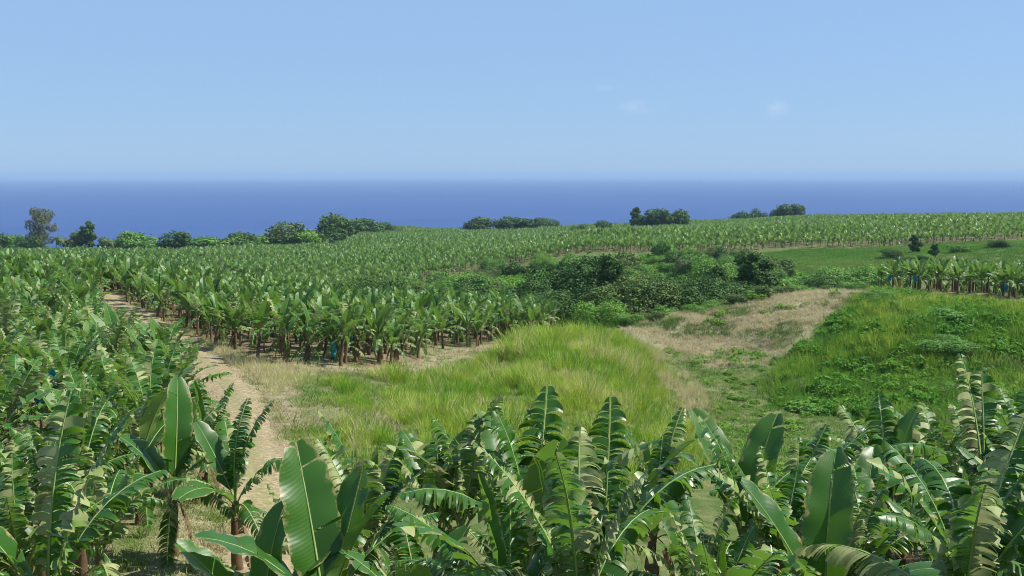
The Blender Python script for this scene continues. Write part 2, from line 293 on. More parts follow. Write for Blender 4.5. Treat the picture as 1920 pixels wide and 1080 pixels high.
# ---- ground, sea, track, haze ------------------------------------------------------
def build_ground():
    az = np.concatenate([np.linspace(-math.pi, -.62, 60, endpoint=False), np.linspace(-.62, .62, 470, endpoint=False), np.linspace(.62, math.pi, 60, endpoint=False)])
    r = np.concatenate([[2], np.exp(np.linspace(math.log(4), math.log(1500), 400)), [2200, 3500]])
    A, Rr = np.meshgrid(az, r); X = Rr*np.sin(A); Y = Rr*np.cos(A)
    Zz = height(X.ravel(), Y.ravel())
    V = np.stack([X.ravel(), Y.ravel(), Zz], 1)
    n = len(az); k = len(r); I = np.arange(n*k).reshape(k, n); J = np.roll(I, -1, 1)
    q = np.stack([I[:-1], I[1:], J[1:], J[:-1]], -1).reshape(-1, 4)
    Fs = [tuple(f) for f in q.tolist()] + [tuple(range(n))]
    m, nn, l = new_mat('ground_soil_and_turf')
    me = mesh_of('ground', V, Fs, [m])
    x, y = V[:, 0], V[:, 1]; d = np.hypot(x, y)
    td = seg_dist(Z['track'], x, y, False)
    green = np.clip(.55 + .5*fbm(x/14, y/14, 31), 0, 1)
    straw = .25 + .35*fbm(x/6, y/6, 33)
    fm = np.maximum.reduce([soft('mid', x, y, .8), soft('left', x, y, .8), soft('front', x, y, .8), soft('right', x, y, .8)])
    br = soft('brown', x, y, 2.6); ta = soft('tall', x, y, 1.2); sl = soft('slope', x, y, 2); go = soft('golden', x, y, 1.2)
    va = soft('valley', x, y, 2)
    mband = sstep(-4.5, -.5, sdf('mid', x, y) + 1.2*fbm(x/3, y/3, 45))*(1-sstep(.0, 1.5, sdf('mid', x, y)))*(y < 95)
    nearpath = (1-sstep(1.0, 4.0, td))*(d < 140)
    straw = np.clip(np.maximum.reduce([straw, br*(.75+.5*fbm(x/3, y/3, 40)), go*.9, nearpath*.9, mband*.75, fm*.55, va*(.28+.5*fbm(x/4, y/3, 43))]) - sl*.4*(1-br), 0, 1)
    soil = np.clip(fm*(.55+.5*fbm(x/2.5, y/2.5, 50)) + .35*br*(fbm(x/3, y/3, 52) > .25), 0, 1)
    fa = (d > 140)*1.0
    straw = np.where(d > 140, .12 + .12*fbm(x/20, y/20, 60), straw); soil = np.where(d > 140, .45*(inside(Z['far'], x, y)), soil)
    c = me.color_attributes.new('zone', 'FLOAT_COLOR', 'POINT')
    c.data.foreach_set('color', np.stack([green, straw, soil, fa], 1).astype(np.float32).ravel())
    tc = nn.new('ShaderNodeTexCoord'); at_ = nn.new('ShaderNodeAttribute'); at_.attribute_name = 'zone'
    sp = nn.new('ShaderNodeSeparateColor'); l.new(at_.outputs['Color'], sp.inputs[0])
    n1 = noise(nn, l, 1.3, 6, .65, tc.outputs['Object']); n2 = noise(nn, l, .25, 5, .6, tc.outputs['Object']); n3 = noise(nn, l, 6, 4, .7, tc.outputs['Object'])
    g = mix(nn, l, ramp(nn, l, n2, .35, .65), (.045, .080, .018), (.080, .110, .030))
    g = mix(nn, l, ramp(nn, l, n1, .45, .75), g, (.15, .15, .065))
    s = mix(nn, l, ramp(nn, l, n1, .3, .7), (.235, .21, .125), (.14, .125, .072))
    s = mix(nn, l, ramp(nn, l, n3, .5, .7), s, (.34, .295, .19))
    def comb(f, k):
        a = nn.new('ShaderNodeMath'); a.operation = 'MULTIPLY_ADD'; l.new(n1, a.inputs[0]); a.inputs[1].default_value = k; l.new(f, a.inputs[2]); return a.outputs[0]
    c1 = mix(nn, l, ramp(nn, l, comb(sp.outputs[1], .5), .55, .85), g, s)
    so = mix(nn, l, ramp(nn, l, n3, .35, .65), (.10, .065, .04), (.19, .14, .09))
    c1 = mix(nn, l, ramp(nn, l, comb(sp.outputs[2], .5), .6, .9), c1, so)
    p = nn.new('ShaderNodeBsdfPrincipled'); l.new(c1, p.inputs['Base Color']); p.inputs['Roughness'].default_value = .95; p.inputs['Specular IOR Level'].default_value = .1
    b = nn.new('ShaderNodeBump'); b.inputs['Strength'].default_value = .7; b.inputs['Distance'].default_value = .12; l.new(n3, b.inputs['Height']); l.new(b.outputs[0], p.inputs['Normal'])
    l.new(p.outputs[0], nn['out'].inputs[0])
    o = link('ground', me); tag(o, 'rolling coastal land sloping down to the sea', kind='structure')
build_ground()

def build_sea():
    m, n, l = new_mat('sea_water')
    tc = n.new('ShaderNodeTexCoord')
    mp = n.new('ShaderNodeMapping'); mp.inputs['Scale'].default_value = (.35, 1, 1); l.new(tc.outputs['Object'], mp.inputs[0])
    p = n.new('ShaderNodeBsdfPrincipled')
    nz = noise(n, l, .004, 5, .6, mp.outputs[0])
    l.new(mix(n, l, ramp(n, l, nz, .35, .65), (.014, .040, .150), (.019, .051, .172)), p.inputs['Base Color'])
    p.inputs['Roughness'].default_value = .42; p.inputs['IOR'].default_value = 1.33; p.inputs['Specular IOR Level'].default_value = .25
    b = n.new('ShaderNodeBump'); b.inputs['Strength'].default_value = .9; b.inputs['Distance'].default_value = 6
    l.new(noise(n, l, .03, 6, .65, mp.outputs[0]), b.inputs['Height']); l.new(b.outputs[0], p.inputs['Normal'])
    l.new(p.outputs[0], n['out'].inputs[0])
    V = [(0, 0, 0)]; Fs = []; N = 96; rr = [600, 2000, 6000, 16000, 60000]
    V = []
    for rad in rr:
        for i in range(N): V.append((rad*math.sin(2*math.pi*i/N), rad*math.cos(2*math.pi*i/N), 0))
    for k in range(len(rr)-1):
        for i in range(N): Fs.append((k*N+i, k*N+(i+1) % N, (k+1)*N+(i+1) % N, (k+1)*N+i))
    o = link('sea', mesh_of('sea', V, [f[::-1] for f in Fs], [m], smooth=False)); tag(o, 'deep blue sea reaching the hazy horizon', kind='structure')
build_sea()

def build_track():
    P = np.array(Z['track'], float)
    t = np.linspace(0, 1, 260); L = np.concatenate([[0], np.cumsum(np.hypot(*np.diff(P, axis=0).T))]); s = t*L[-1]
    def cr(i):
        y = P[:, i]; mm = np.gradient(y, L)
        k = np.clip(np.searchsorted(L, s)-1, 0, len(L)-2)
        return _herm(L[k], L[k+1], y[k], y[k+1], mm[k], mm[k+1], s)
    cx, cy = cr(0), cr(1); dx, dy = np.gradient(cx), np.gradient(cy); q = np.hypot(dx, dy); nx, ny = dy/q, -dx/q
    W = 11; V = []; uv = []; Fs = []
    for i in range(len(t)):
        wl_ = 1.2 + .6*float(fbm(s[i]/1.6, 0, 71)); wr_ = 1.2 + .6*float(fbm(s[i]/2.2, 9, 72))
        for j in range(W):
            u = -1 + 2*j/(W-1); off = u*(wl_ if u < 0 else wr_)
            x, y = cx[i]+nx[i]*off, cy[i]+ny[i]*off
            rut = -.05*math.exp(-((abs(off)-.8)/.28)**2)
            V.append((x, y, z1(x, y) + .075 + rut - (.09 if j in (0, W-1) else 0))); uv.append((off, s[i]))
    for i in range(len(t)-1):
        for j in range(W-1): a = i*W+j; Fs.append((a, a+1, a+W+1, a+W))
    m, n, l = new_mat('dry_earth_track')
    u = n.new('ShaderNodeUVMap'); sx = n.new('ShaderNodeSeparateXYZ'); l.new(u.outputs[0], sx.inputs[0])
    n1 = noise(n, l, 1.1, 6, .7, u.outputs[0]); n2 = noise(n, l, 5, 5, .7, u.outputs[0])
    c = mix(n, l, ramp(n, l, n1, .3, .7), (.125, .10, .058), (.225, .18, .105)); c = mix(n, l, ramp(n, l, n2, .42, .68), c, (.33, .28, .17))
    ab = n.new('ShaderNodeMath'); ab.operation = 'ABSOLUTE'; l.new(sx.outputs[0], ab.inputs[0])
    md = n.new('ShaderNodeMath'); md.operation = 'MULTIPLY_ADD'; l.new(n1, md.inputs[0]); md.inputs[1].default_value = -.9; l.new(ab.outputs[0], md.inputs[2])
    c = mix(n, l, ramp(n, l, md.outputs[0], 0.0, -.6), c, mix(n, l, ramp(n, l, n2, .4, .6), (.13, .15, .06), (.22, .19, .10)))
    p = n.new('ShaderNodeBsdfPrincipled'); l.new(c, p.inputs['Base Color']); p.inputs['Roughness'].default_value = .95; p.inputs['Specular IOR Level'].default_value = .1
    b = n.new('ShaderNodeBump'); b.inputs['Strength'].default_value = .6; b.inputs['Distance'].default_value = .06; l.new(n2, b.inputs['Height']); l.new(b.outputs[0], p.inputs['Normal'])
    l.new(p.outputs[0], n['out'].inputs[0])
    o = link('dirt_track', mesh_of('dirt_track', V, [f[::-1] for f in Fs], [m], uv=uv)); tag(o, 'dry earth farm track between the banana fields', kind='structure')
build_track()

def build_haze():
    m, n, l = new_mat('sea_air')
    v = n.new('ShaderNodeVolumePrincipled'); v.inputs['Color'].default_value = (.37, .55, .81, 1)
    v.inputs['Density'].default_value = HAZE; v.inputs['Anisotropy'].default_value = 0.0; v.inputs['Density Attribute'].default_value = ''
    l.new(v.outputs[0], n['out'].inputs['Volume'])
    bm = bmesh.new(); bmesh.ops.create_cube(bm, size=1.0)
    for w in bm.verts: w.co = Vector((w.co.x*130000, w.co.y*130000, 130.0 if w.co.z > 0 else -60.0))
    me = bpy.data.meshes.new('haze'); bm.to_mesh(me); bm.free(); me.materials.append(m)
    o = link('haze', me); tag(o, 'pale sea haze over land and water', kind='stuff')
HAZE = 0.000092
build_haze()

# ---- scatter: one mesh of points whose tufts are set out by geometry nodes ---------
def scatter(name, pts, rot, scl, tint, idx, sources, label):
    me = bpy.data.meshes.new(name); me.from_pydata([tuple(p) for p in pts], [], [])
    def add(nm, typ, arr, field):
        a = me.attributes.new(nm, typ, 'POINT'); a.data.foreach_set(field, np.asarray(arr).ravel())
    add('rot', 'FLOAT_VECTOR', np.asarray(rot, np.float32), 'vector'); add('scl', 'FLOAT_VECTOR', np.asarray(scl, np.float32), 'vector')
    add('tint', 'FLOAT', np.asarray(tint, np.float32), 'value'); add('idx', 'INT', np.asarray(idx, np.int32), 'value')
    src = bpy.data.collections.new(name + '_sources')
    for i, sme in enumerate(sources):
        so = bpy.data.objects.new('%s_source_%02d' % (name, i), sme); src.objects.link(so)
    ng = bpy.data.node_groups.new(name, 'GeometryNodeTree')
    ng.interface.new_socket('Geometry', in_out='INPUT', socket_type='NodeSocketGeometry'); ng.interface.new_socket('Geometry', in_out='OUTPUT', socket_type='NodeSocketGeometry')
    N, Lk = ng.nodes, ng.links
    gi, go = N.new('NodeGroupInput'), N.new('NodeGroupOutput'); ip = N.new('GeometryNodeInstanceOnPoints'); ci = N.new('GeometryNodeCollectionInfo')
    ci.inputs['Collection'].default_value = src; ci.inputs['Separate Children'].default_value = True; ci.inputs['Reset Children'].default_value = True
    def na(nm, t):
        a = N.new('GeometryNodeInputNamedAttribute'); a.data_type = t; a.inputs['Name'].default_value = nm; return a.outputs['Attribute']
    e = N.new('FunctionNodeEulerToRotation'); Lk.new(na('rot', 'FLOAT_VECTOR'), e.inputs[0]); Lk.new(e.outputs[0], ip.inputs['Rotation'])
    Lk.new(na('scl', 'FLOAT_VECTOR'), ip.inputs['Scale']); Lk.new(na('idx', 'INT'), ip.inputs['Instance Index']); ip.inputs['Pick Instance'].default_value = True
    Lk.new(gi.outputs[0], ip.inputs['Points']); Lk.new(ci.outputs[0], ip.inputs['Instance']); Lk.new(ip.outputs[0], go.inputs[0])
    o = link(name, me); md = o.modifiers.new('scatter', 'NODES'); md.node_group = ng
    return tag(o, label, kind='stuff')

# ---- banana leaf and plant builders --------------------------------------------------
def leaf_arrays(L, e0, e1, pw, hw, patch, fold, droop, seed, pet=.14, ns=None, nac=3, curl=1.0, rib=True):
    """one leaf rooted at the origin, growing to +Y and up; torn across into patches of the given relative length"""
    rnd = random.Random(seed); NS = 48
    P = [np.zeros(3)]; T = []; bend = rnd.uniform(-.25, .25)
    for i in range(NS+1):
        s = i/NS; a = e0 + (e1-e0)*s**pw; h = bend*s
        T.append(np.array([math.sin(h)*math.cos(a), math.cos(h)*math.cos(a), math.sin(a)])); P.append(P[-1] + T[-1]*L/NS)
    P = np.array(P[:-1]); T = np.array(T)
    def fr(s):
        f = min(max(s, 0), 1)*NS; i = min(int(f), NS-1); f -= i
        t = T[i]*(1-f)+T[i+1]*f; t = t/np.linalg.norm(t)
        S = np.cross(t, (0, 0, 1)); ln = np.linalg.norm(S); S = S/ln if ln > .05 else np.array((1., 0, 0)); return P[i]*(1-f)+P[i+1]*f, t, S, np.cross(S, t)
    def wid(s):
        q = (s-pet)/(1-pet)
        return hw*min(1, max(0, q)/.16)**.55*max(0, 1-max(0, (q-.45)/.56)**2.4)**.6
    V = []; Fs = []; UV = []; MI = []
    for side in (-1, 1):
        PALE = rnd.choice([.30, .36, .40, .58])
        ph = rnd.uniform(0, 6)
        wa, wg, wp = rnd.gauss(0, .12), rnd.uniform(.7, 1.3), rnd.random()
        s = pet
        while s < .985:
            pl = patch*rnd.choice([.35, .6, .8, 1.0, 1.2, 1.5, 2.4])*rnd.uniform(.8, 1.2); e = min(1.0, s+pl)
            if 1.0-e < .02: e = 1.0
            nal = max(1, int(round((e-s)*L/.14))) if ns is None else max(1, int(round((e-s)*ns)))
            narrow = (e-s)*L < .22
            wa = wa*.85 + rnd.gauss(0, .09); wg = min(1.5, max(.5, wg+rnd.gauss(0, .12))); wp = .8*wp + .2*rnd.random()
            odd = narrow and rnd.random() < .15
            a0 = fold + (wa if narrow else 0) + rnd.gauss(0, .05 if narrow else .10); tw = (rnd.gauss(0, 1.0) if odd else rnd.gauss(0, .30))*curl if narrow else rnd.gauss(0, .12)
            g = max(.05, droop*wg*(rnd.uniform(.6, 1.8) if odd else rnd.uniform(.9, 1.1))); fw = rnd.uniform(.15, .45); short = rnd.uniform(.80, 1.03) if narrow else 1
            gap = (e-s)*(.10 if narrow else .03); pale = int(narrow and wp < PALE)
            base = len(V)
            for i in range(nal+1):
                ss = s + gap*.5 + (e-s-gap)*i/nal; p, t, S, N_ = fr(ss); w = max(.02, wid(min(ss, .992)))*short
                a = a0 + tw*(i/nal-.5) + (0 if narrow else .10*math.sin(ss*23+ph))
                if not narrow: w *= 1 + .05*math.sin(ss*61+ph)
                d = side*S*math.cos(a) + N_*math.sin(a) + t*fw; d /= np.linalg.norm(d)
                q = p + side*S*.012; V.append(q); UV.append((0, ss))
                dn = np.array((0, 0, -1.)); 
                if not narrow: dn = dn - t*np.dot(dn, t)*.8
                for k in range(nac):
                    q = q + d*w/nac
                    d = d + dn*g/nac*(1+.35*k) + (t*rnd.gauss(0, .05) if narrow else 0); d = d/np.linalg.norm(d)
                    # strip ends pinch together
                    V.append(q); UV.append(((k+1)/nac, ss))
            W = nac+1
            if narrow:                    # torn strips narrow towards their ends
                for k in range(1, W):
                    ring = [base+i*W+k for i in range(nal+1)]; cc = sum(V[r_] for r_ in ring)/len(ring)
                    for r_ in ring: V[r_] = cc + (V[r_]-cc)*(1-.40*(k/nac)**2)
            for i in range(nal):
                for k in range(nac):
                    f = (base+i*W+k, base+i*W+k+1, base+(i+1)*W+k+1, base+(i+1)*W+k)
                    Fs.append(f if side > 0 else f[::-1]); MI.append(pale)
            s = e
    ribV = []; ribF = []
    if rib:
        K = 9 if nac > 2 else 5
        for i in range(K+1):
            ss = i/K*.97; p, t, S, N_ = fr(ss); r = .026*(1-ss*.82)*(L/2.2)
            for c_ in range(4):
                an = c_*math.pi/2 + math.pi/4; ribV.append(p + S*math.cos(an)*r + N_*(math.sin(an)*r*.8))
        for i in range(K):
            for c_ in range(4): ribF.append((i*4+c_, i*4+(c_+1) % 4, i*4+4+(c_+1) % 4, i*4+4+c_))
    return V, Fs, UV, ribV, ribF, MI
def leaf_mesh(name, leafm, split=False, **kw):
    V, Fs, UV, rV, rF, MI = leaf_arrays(**kw)
    if split:
        return mesh_of(name, V, Fs, [leafm, M['pale']], mi=MI, uv=UV), mesh_of(name+'_midrib', rV, rF, [M['rib']])
    b = len(V); F2 = Fs + [tuple(b+i for i in f) for f in rF]
    return mesh_of(name, list(V)+list(rV), F2, [leafm, M['pale'], M['rib']], mi=MI+[2]*len(rF), uv=UV+[(0, 0)]*len(rV))
# leaf poses: start elevation, end elevation, power, half width, patch length, fold, droop
POSE = {
    'spear':  (R(84), R(74), 1.5, .20, .9, R(55), .15),
    'up':     (R(78), R(52), 1.6, .30, .017, R(-4), .75),
    'up2':    (R(72), R(30), 1.8, .31, .017, R(-8), .80),
    'mid':    (R(60), R(-8), 1.5, .31, .018, R(-10), .9),
    'low':    (R(42), R(-48), 1.2, .31, .020, R(-16), 1.0),
    'hang':   (R(10), R(-82), .6, .32, .024, R(-25), .9),
    'broad':  (R(74), R(48), 1.7, .33, .26, R(24), .35),
    'broad2': (R(58), R(10), 1.5, .34, .22, R(16), .45),
    'ragged': (R(68), R(20), 1.6, .34, .045, R(12), .5),
}
NEAR, MED = {}, {}
for pk, (e0, e1, pw, hw, pa, fo, dr) in POSE.items():
    NEAR[pk] = []; MED[pk] = []
    for v in range(5 if pk not in ('spear',) else 3):
        rr = random.Random(hash_ := (sum(map(ord, pk))*31+v))
        kw = dict(L=rr.uniform(2.0, 2.45), e0=e0+rr.gauss(0, .08), e1=e1+rr.gauss(0, .16), pw=pw, hw=hw*rr.uniform(.88, 1.1), patch=pa*rr.uniform(.8, 1.4), fold=fo, droop=dr, seed=hash_, nac=4)
        NEAR[pk].append(leaf_mesh('leaf_'+pk, M['leaf'], split=True, **kw))
        kw.update(patch=max(kw['patch'], .032), nac=2, ns=9)
        MED[pk].append(leaf_mesh('leaf_'+pk+'_plain', M['leaf_far'], **kw))
def stem_mesh(name, h, r0, r1, seed, sides=10):
    rr = random.Random(seed); V = []; Fs = []; K = 7; bx, by = rr.uniform(-.12, .12), rr.uniform(-.12, .12)
    for i in range(K+1):
        t = i/K; r = (r0*(1-t)+r1*t)*(1+.25*max(0, .15-t)/.15)
        for c in range(sides):
            an = 2*math.pi*c/sides; q = r*(1+rr.uniform(-.09, .09)); V.append((bx*t*t+q*math.cos(an), by*t*t+q*math.sin(an), h*t-.15*(i == 0)))
    for i in range(K):
        for c in range(sides): Fs.append((i*sides+c, i*sides+(c+1) % sides, (i+1)*sides+(c+1) % sides, (i+1)*sides+c))
    mi = [0 if i < K*.72 else 1 for i in range(K) for c in range(sides)]
    return mesh_of(name, V, Fs, [M['stem'], M['stem_green']], mi=mi), (bx, by)
STEMS = [stem_mesh('pseudostem', 1.0, .118, .07, i) for i in range(4)]
def dead_mesh(seed):
    V, Fs, UV, rV, rF, _ = leaf_arrays(1.7, R(-20), R(-88), .35, .16, .12, R(-35), 1.4, seed, nac=2, ns=8)
    b = len(V); return mesh_of('dry_leaf', list(V)+list(rV), Fs+[tuple(b+i for i in f) for f in rF], [M['dead']])
DEAD = [dead_mesh(i) for i in range(3)]
GA = 2.399963
def crown_plan(rr, ragged=.82, n=None):
    n = n or rr.randint(9, 11); a0 = rr.uniform(0, 6.28); plan = []
    for i in range(n):
        t = i/(n-1)
        if i == 0: pk = rr.choice(['spear', 'up', 'up', 'up' if ragged > .9 else 'broad'])
        elif t < .5: pk = rr.choice(['up', 'up', 'up2', 'ragged']) if rr.random() < ragged else 'broad'
        elif t < .75: pk = rr.choice(['up2', 'mid', 'ragged', 'mid']) if rr.random() < ragged else rr.choice(['broad2', 'broad'])
        else: pk = rr.choice(['mid', 'low', 'low', 'hang'])
        plan.append((pk, a0 + i*GA + rr.gauss(0, .25), rr.uniform(.82, 1.08)*(1 - .12*(i == 0)), -.03*i))
    return plan
def plant(x, y, scl, seed, near, label, group, plan=None, stem_h=None, dead=True, ragged=.82, name='banana_plant'):
    rr = random.Random(seed); root = bpy.data.objects.new(name, None); COL.objects.link(root)
    root.empty_display_size = .3; root.location = (x, y, z1(x, y)); root.scale = (scl,)*3
    root.rotation_euler = (rr.gauss(0, .07), rr.gauss(0, .07), 0)
    tag(root, label, 'banana plant', group)
    h = stem_h or rr.uniform(1.35, 1.75)
    sm, (bx, by) = STEMS[seed % 4]
    link('pseudostem', sm, root, scl=(1, 1, h))
    for pk, az, s, dz in plan or crown_plan(rr, ragged):
        lib = (NEAR if near else MED)[pk]; me = lib[rr.randrange(len(lib))]
        o = link('leaf', me[0] if near else me, root, (bx, by, h+dz), (rr.gauss(0, .04), rr.gauss(0, .04), -az), s)
        if near: link('midrib', me[1], o)
    if dead:
        for k in range(rr.randint(1, 2)): link('dry_leaf', rr.choice(DEAD), root, (bx, by, h-.12), (0, 0, rr.uniform(0, 6.28)), rr.uniform(.7, 1))
    return root
def merged_plant(name, seed, lod):
    """a whole small plant in one mesh, for the fields too far or too many to be singled out"""
    rr = random.Random(seed); V = []; Fs = []; MI = []; UV = []
    h = rr.uniform(1.4, 1.8)
    def add(v, f, m, uv=None):
        b = len(V); V.extend(v); Fs.extend([tuple(b+i for i in q) for q in f]); MI.extend(m if isinstance(m, list) else [m]*len(f)); UV.extend(uv or [(0, 0)]*len(v))
    sides = 6 if lod == 0 else 4
    sv = [((.12-.05*k)*math.cos(6.2832*c/sides), (.12-.05*k)*math.sin(6.2832*c/sides), h*k - .2*(1-k)) for k in (0, 1) for c in range(sides)]
    add([np.array(v) for v in sv], [(c, (c+1) % sides, sides+(c+1) % sides, sides+c) for c in range(sides)], 1)
    for pk, az, s, dz in crown_plan(rr, .6):
        e0, e1, pw, hw, pa, fo, dr = POSE[pk]
        if lod == 0: a = dict(patch=max(pa, .10), nac=2, ns=9)
        else: a = dict(patch=max(pa, .42), nac=1, ns=4, pet=.05)
        v, f, uv, rv, rf, lm = leaf_arrays(rr.uniform(2, 2.45)*s, e0, e1, pw, hw, fold=fo, droop=dr*(.6 if lod else 1), seed=rr.randrange(9999), rib=(lod == 0), **a)
        c_, s_ = math.cos(-az), math.sin(-az); Mx = np.array([[c_, -s_, 0], [s_, c_, 0], [0, 0, 1]])
        tr = lambda q: [Mx@np.asarray(p) + np.array((0, 0, h+dz)) for p in q]
        add(tr(v), f, [3*q for q in lm], uv)
        if rv: add(tr(rv), rf, 2)
    return mesh_of(name, V, Fs, [M['leaf_far'], M['stem'], M['rib'], M['pale']], mi=MI, uv=UV)

# ---- banana fields ----------------------------------------------------------------
RNG = random.Random(7)
def grid_points(zone, step, jit, ang, seed):
    rr = random.Random(seed); P = np.array(Z[zone]); lo, hi = P.min(0), P.max(0); c = (lo+hi)/2; rad = np.hypot(*(hi-lo))/2
    ca, sa = math.cos(ang), math.sin(ang); n = int(rad/step)+1; out = []
    for i in range(-n, n+1):
        for j in range(-n, n+1):
            u, v = i*step + rr.gauss(0, jit), j*step*1.05 + rr.gauss(0, jit); out.append((c[0]+u*ca-v*sa, c[1]+u*sa+v*ca))
    out = np.array(out); return out[inside(Z[zone], out[:, 0], out[:, 1])]
def pxd(x, y): return 960 + F_PX*x/y
FIELD = {
    'left': ('banana plant among the crowded rows left of the dirt track', 'banana plants left of the track'),
    'mid': ('banana plant in the middle field beyond the dirt track', 'banana plants of the middle field'),
    'front': ('wind torn banana plant in the near row below the grassy mound', 'banana plants of the near row'),
    'right': ('banana plant of the ridge field above the green slope', 'banana plants on the ridge'),
}
HAND = []        # (px, distance, scale, ragged, plan, label) set by hand
# near plants one can tell apart
A_ = R
HAND = [
    (300, 19.0, .92, .5, [('broad', R(-38), 1.1, 0), ('broad', R(-5), .95, 0), ('broad2', R(-75), .95, -.05), ('up2', R(40), 1, -.05), ('mid', R(95), .95, -.1), ('hang', R(170), .9, -.1), ('low', R(120), 1, -.1), ('broad2', R(-100), .9, -.15)],
     'banana plant with broad whole leaf leaning left above dry grass'),
    (425, 18.6, 1.0, .6, [('up', R(30), 1, 0), ('up', R(70), 1.05, 0), ('broad', R(-60), .8, 0), ('ragged', R(-20), .9, -.05), ('mid', R(100), 1, -.1), ('broad2', R(200), 1, -.1), ('low', R(150), .9, -.15), ('mid', R(-110), .9, -.1)],
     'banana plant beside the track with two upright comb-like torn leaves'),
    (600, 11.2, .95, .1, [('broad', R(-25), 1.12, 0), ('broad', R(40), .95, -.02), ('broad', R(100), .9, -.05), ('broad2', R(-110), 1.0, -.05), ('broad2', R(165), .95, -.1), ('mid', R(60), 1, -.1), ('low', R(-60), .9, -.15)],
     'banana plant with large bright untorn upright leaf at the bottom edge'),
    (90, 10.6, 1.0, .9, [('up', R(15), 1.12, 0), ('up2', R(80), 1.1, 0), ('hang', R(170), 1.2, 0), ('hang', R(120), 1.1, .1), ('broad', R(-120), .9, -.05), ('mid', R(50), 1.1, -.1), ('low', R(-60), 1, -.1), ('low', R(210), 1, -.1)],
     'large banana plant at the left edge with pale shredded leaf hanging'),
    (690, 15.5, 1.02, .95, None, 'torn banana plant with a frayed leaf standing straight up, left of two taller ones'),
    (860, 16.3, 1.04, .95, None, 'banana plant whose narrow shredded leaves stand before the pale grass'),
    (955, 13.2, 1.06, 1, [('up', R(8), 1.2, 0), ('up', R(-60), 1.05, 0), ('up2', R(100), 1.1, 0), ('mid', R(-110), 1.1, -.05), ('broad', R(160), .9, -.05), ('mid', R(40), 1.1, -.1), ('low', R(-160), 1, -.1), ('low', R(70), 1, -.1), ('ragged', R(-30), 1, -.1)],
     'tall banana plant at the centre with dark comb of shredded leaves'),
    (1110, 13.6, 1.04, .9, [('up', R(12), 1.15, 0), ('ragged', R(110), 1.1, 0), ('up2', R(-70), 1.1, 0), ('mid', R(60), 1.1, -.05), ('broad2', R(150), 1, -.05), ('ragged', R(-130), 1, -.1), ('low', R(-20), 1, -.1), ('mid', R(200), 1, -.1)],
     'tall banana plant right of centre with pale frayed strips down one leaf'),
    (1225, 17.2, 1.02, .9, None, 'banana plant with lone dark upright leaf in front of yellow-green grass'),
    (1395, 17.0, 1.05, .35, [('broad', R(-40), 1.1, 0), ('broad', R(35), 1.05, 0), ('up', R(-75), 1.1, 0), ('broad2', R(100), .95, -.05), ('ragged', R(-110), 1, -.05), ('mid', R(160), 1, -.1), ('mid', R(60), 1, -.1), ('low', R(-150), 1, -.1)],
     'banana plant with two broad glossy leaves opening like a fan'),
    (1500, 17.6, 1.0, .9, [('up', R(55), 1.15, 0), ('up', R(15), 1.0, 0), ('up2', R(75), 1.2, 0), ('mid', R(-80), 1, -.05), ('mid', R(130), 1, -.1), ('ragged', R(-130), 1, -.1), ('low', R(200), 1, -.1)],
     'banana plant with ragged leaves slanting right over the grassy valley'),
    (1560, 11.6, .95, .1, [('broad', R(20), 1.0, 0), ('broad', R(-70), .95, 0), ('broad2', R(110), .9, -.05), ('ragged', R(-120), 1, -.05), ('mid', R(170), .9, -.1), ('low', R(60), .9, -.1)],
     'banana plant with smooth broad leaf rising from the bottom edge right of centre'),
    (1730, 19.5, 1.12, .9, [('up', R(-12), 1.1, 0), ('up', R(25), 1.15, 0), ('broad', R(70), .9, 0), ('up2', R(-80), 1, 0), ('mid', R(120), 1, -.05), ('mid', R(-130), 1, -.1), ('low', R(180), 1, -.1), ('ragged', R(50), 1, -.1)],
     'tall banana plant with pair of thin upright leaves near the right edge'),
    (1860, 18.5, 1.2, .9, [('up', R(-25), 1.2, 0), ('up', R(12), 1.1, 0), ('up2', R(65), 1.1, 0), ('mid', R(-100), 1.1, -.05), ('ragged', R(110), 1, -.05), ('low', R(160), 1, -.1), ('mid', R(-150), 1, -.1)],
     'tallest banana plant at the right edge with shredded silvery leaf'),
    (480, 11.4, .8, .1, [('broad', R(25), .9, 0), ('broad', R(-95), .9, 0), ('broad2', R(60), .9, -.05), ('broad2', R(170), .9, -.05), ('mid', R(-40), .8, -.1)],
     'short young banana plant with dark broad leaves at the bottom edge'),
    (10, 13.4, 1.0, .95, None, 'shredded banana plant cut by the left picture edge near the bottom'),
    (170, 14.6, .95, .95, None, 'shredded banana plant between the left edge plants and the broad leaf plant'),
    (120, 17.8, 1.0, .96, None, 'dense shredded banana plant left of the broad leaf plant, one row back'),
    (45, 16.6, 1.05, .96, None, 'tall shredded banana plant behind the left edge plant with the hanging leaf'),
    (365, 23.5, .9, .96, None, 'torn banana plant between the broad leaf plant and the track'),
    (215, 24.5, .95, .95, None, 'torn banana plant standing behind the broad leaf plant, left of the track'),
]
npl = []         # every plant wanted near by: (distance, x, y, field)
taken = []
for px, d, s, rg, plan, lab in HAND:
    x, y = at(px, d); taken.append((x, y))
    plant(x, y, s*(1.02 if 650 < px < 1300 else .95), int(px*7+d*13), True, lab, FIELD['front'][1] if px > 450 else FIELD['left'][1], plan, ragged=rg, stem_h=1.5)
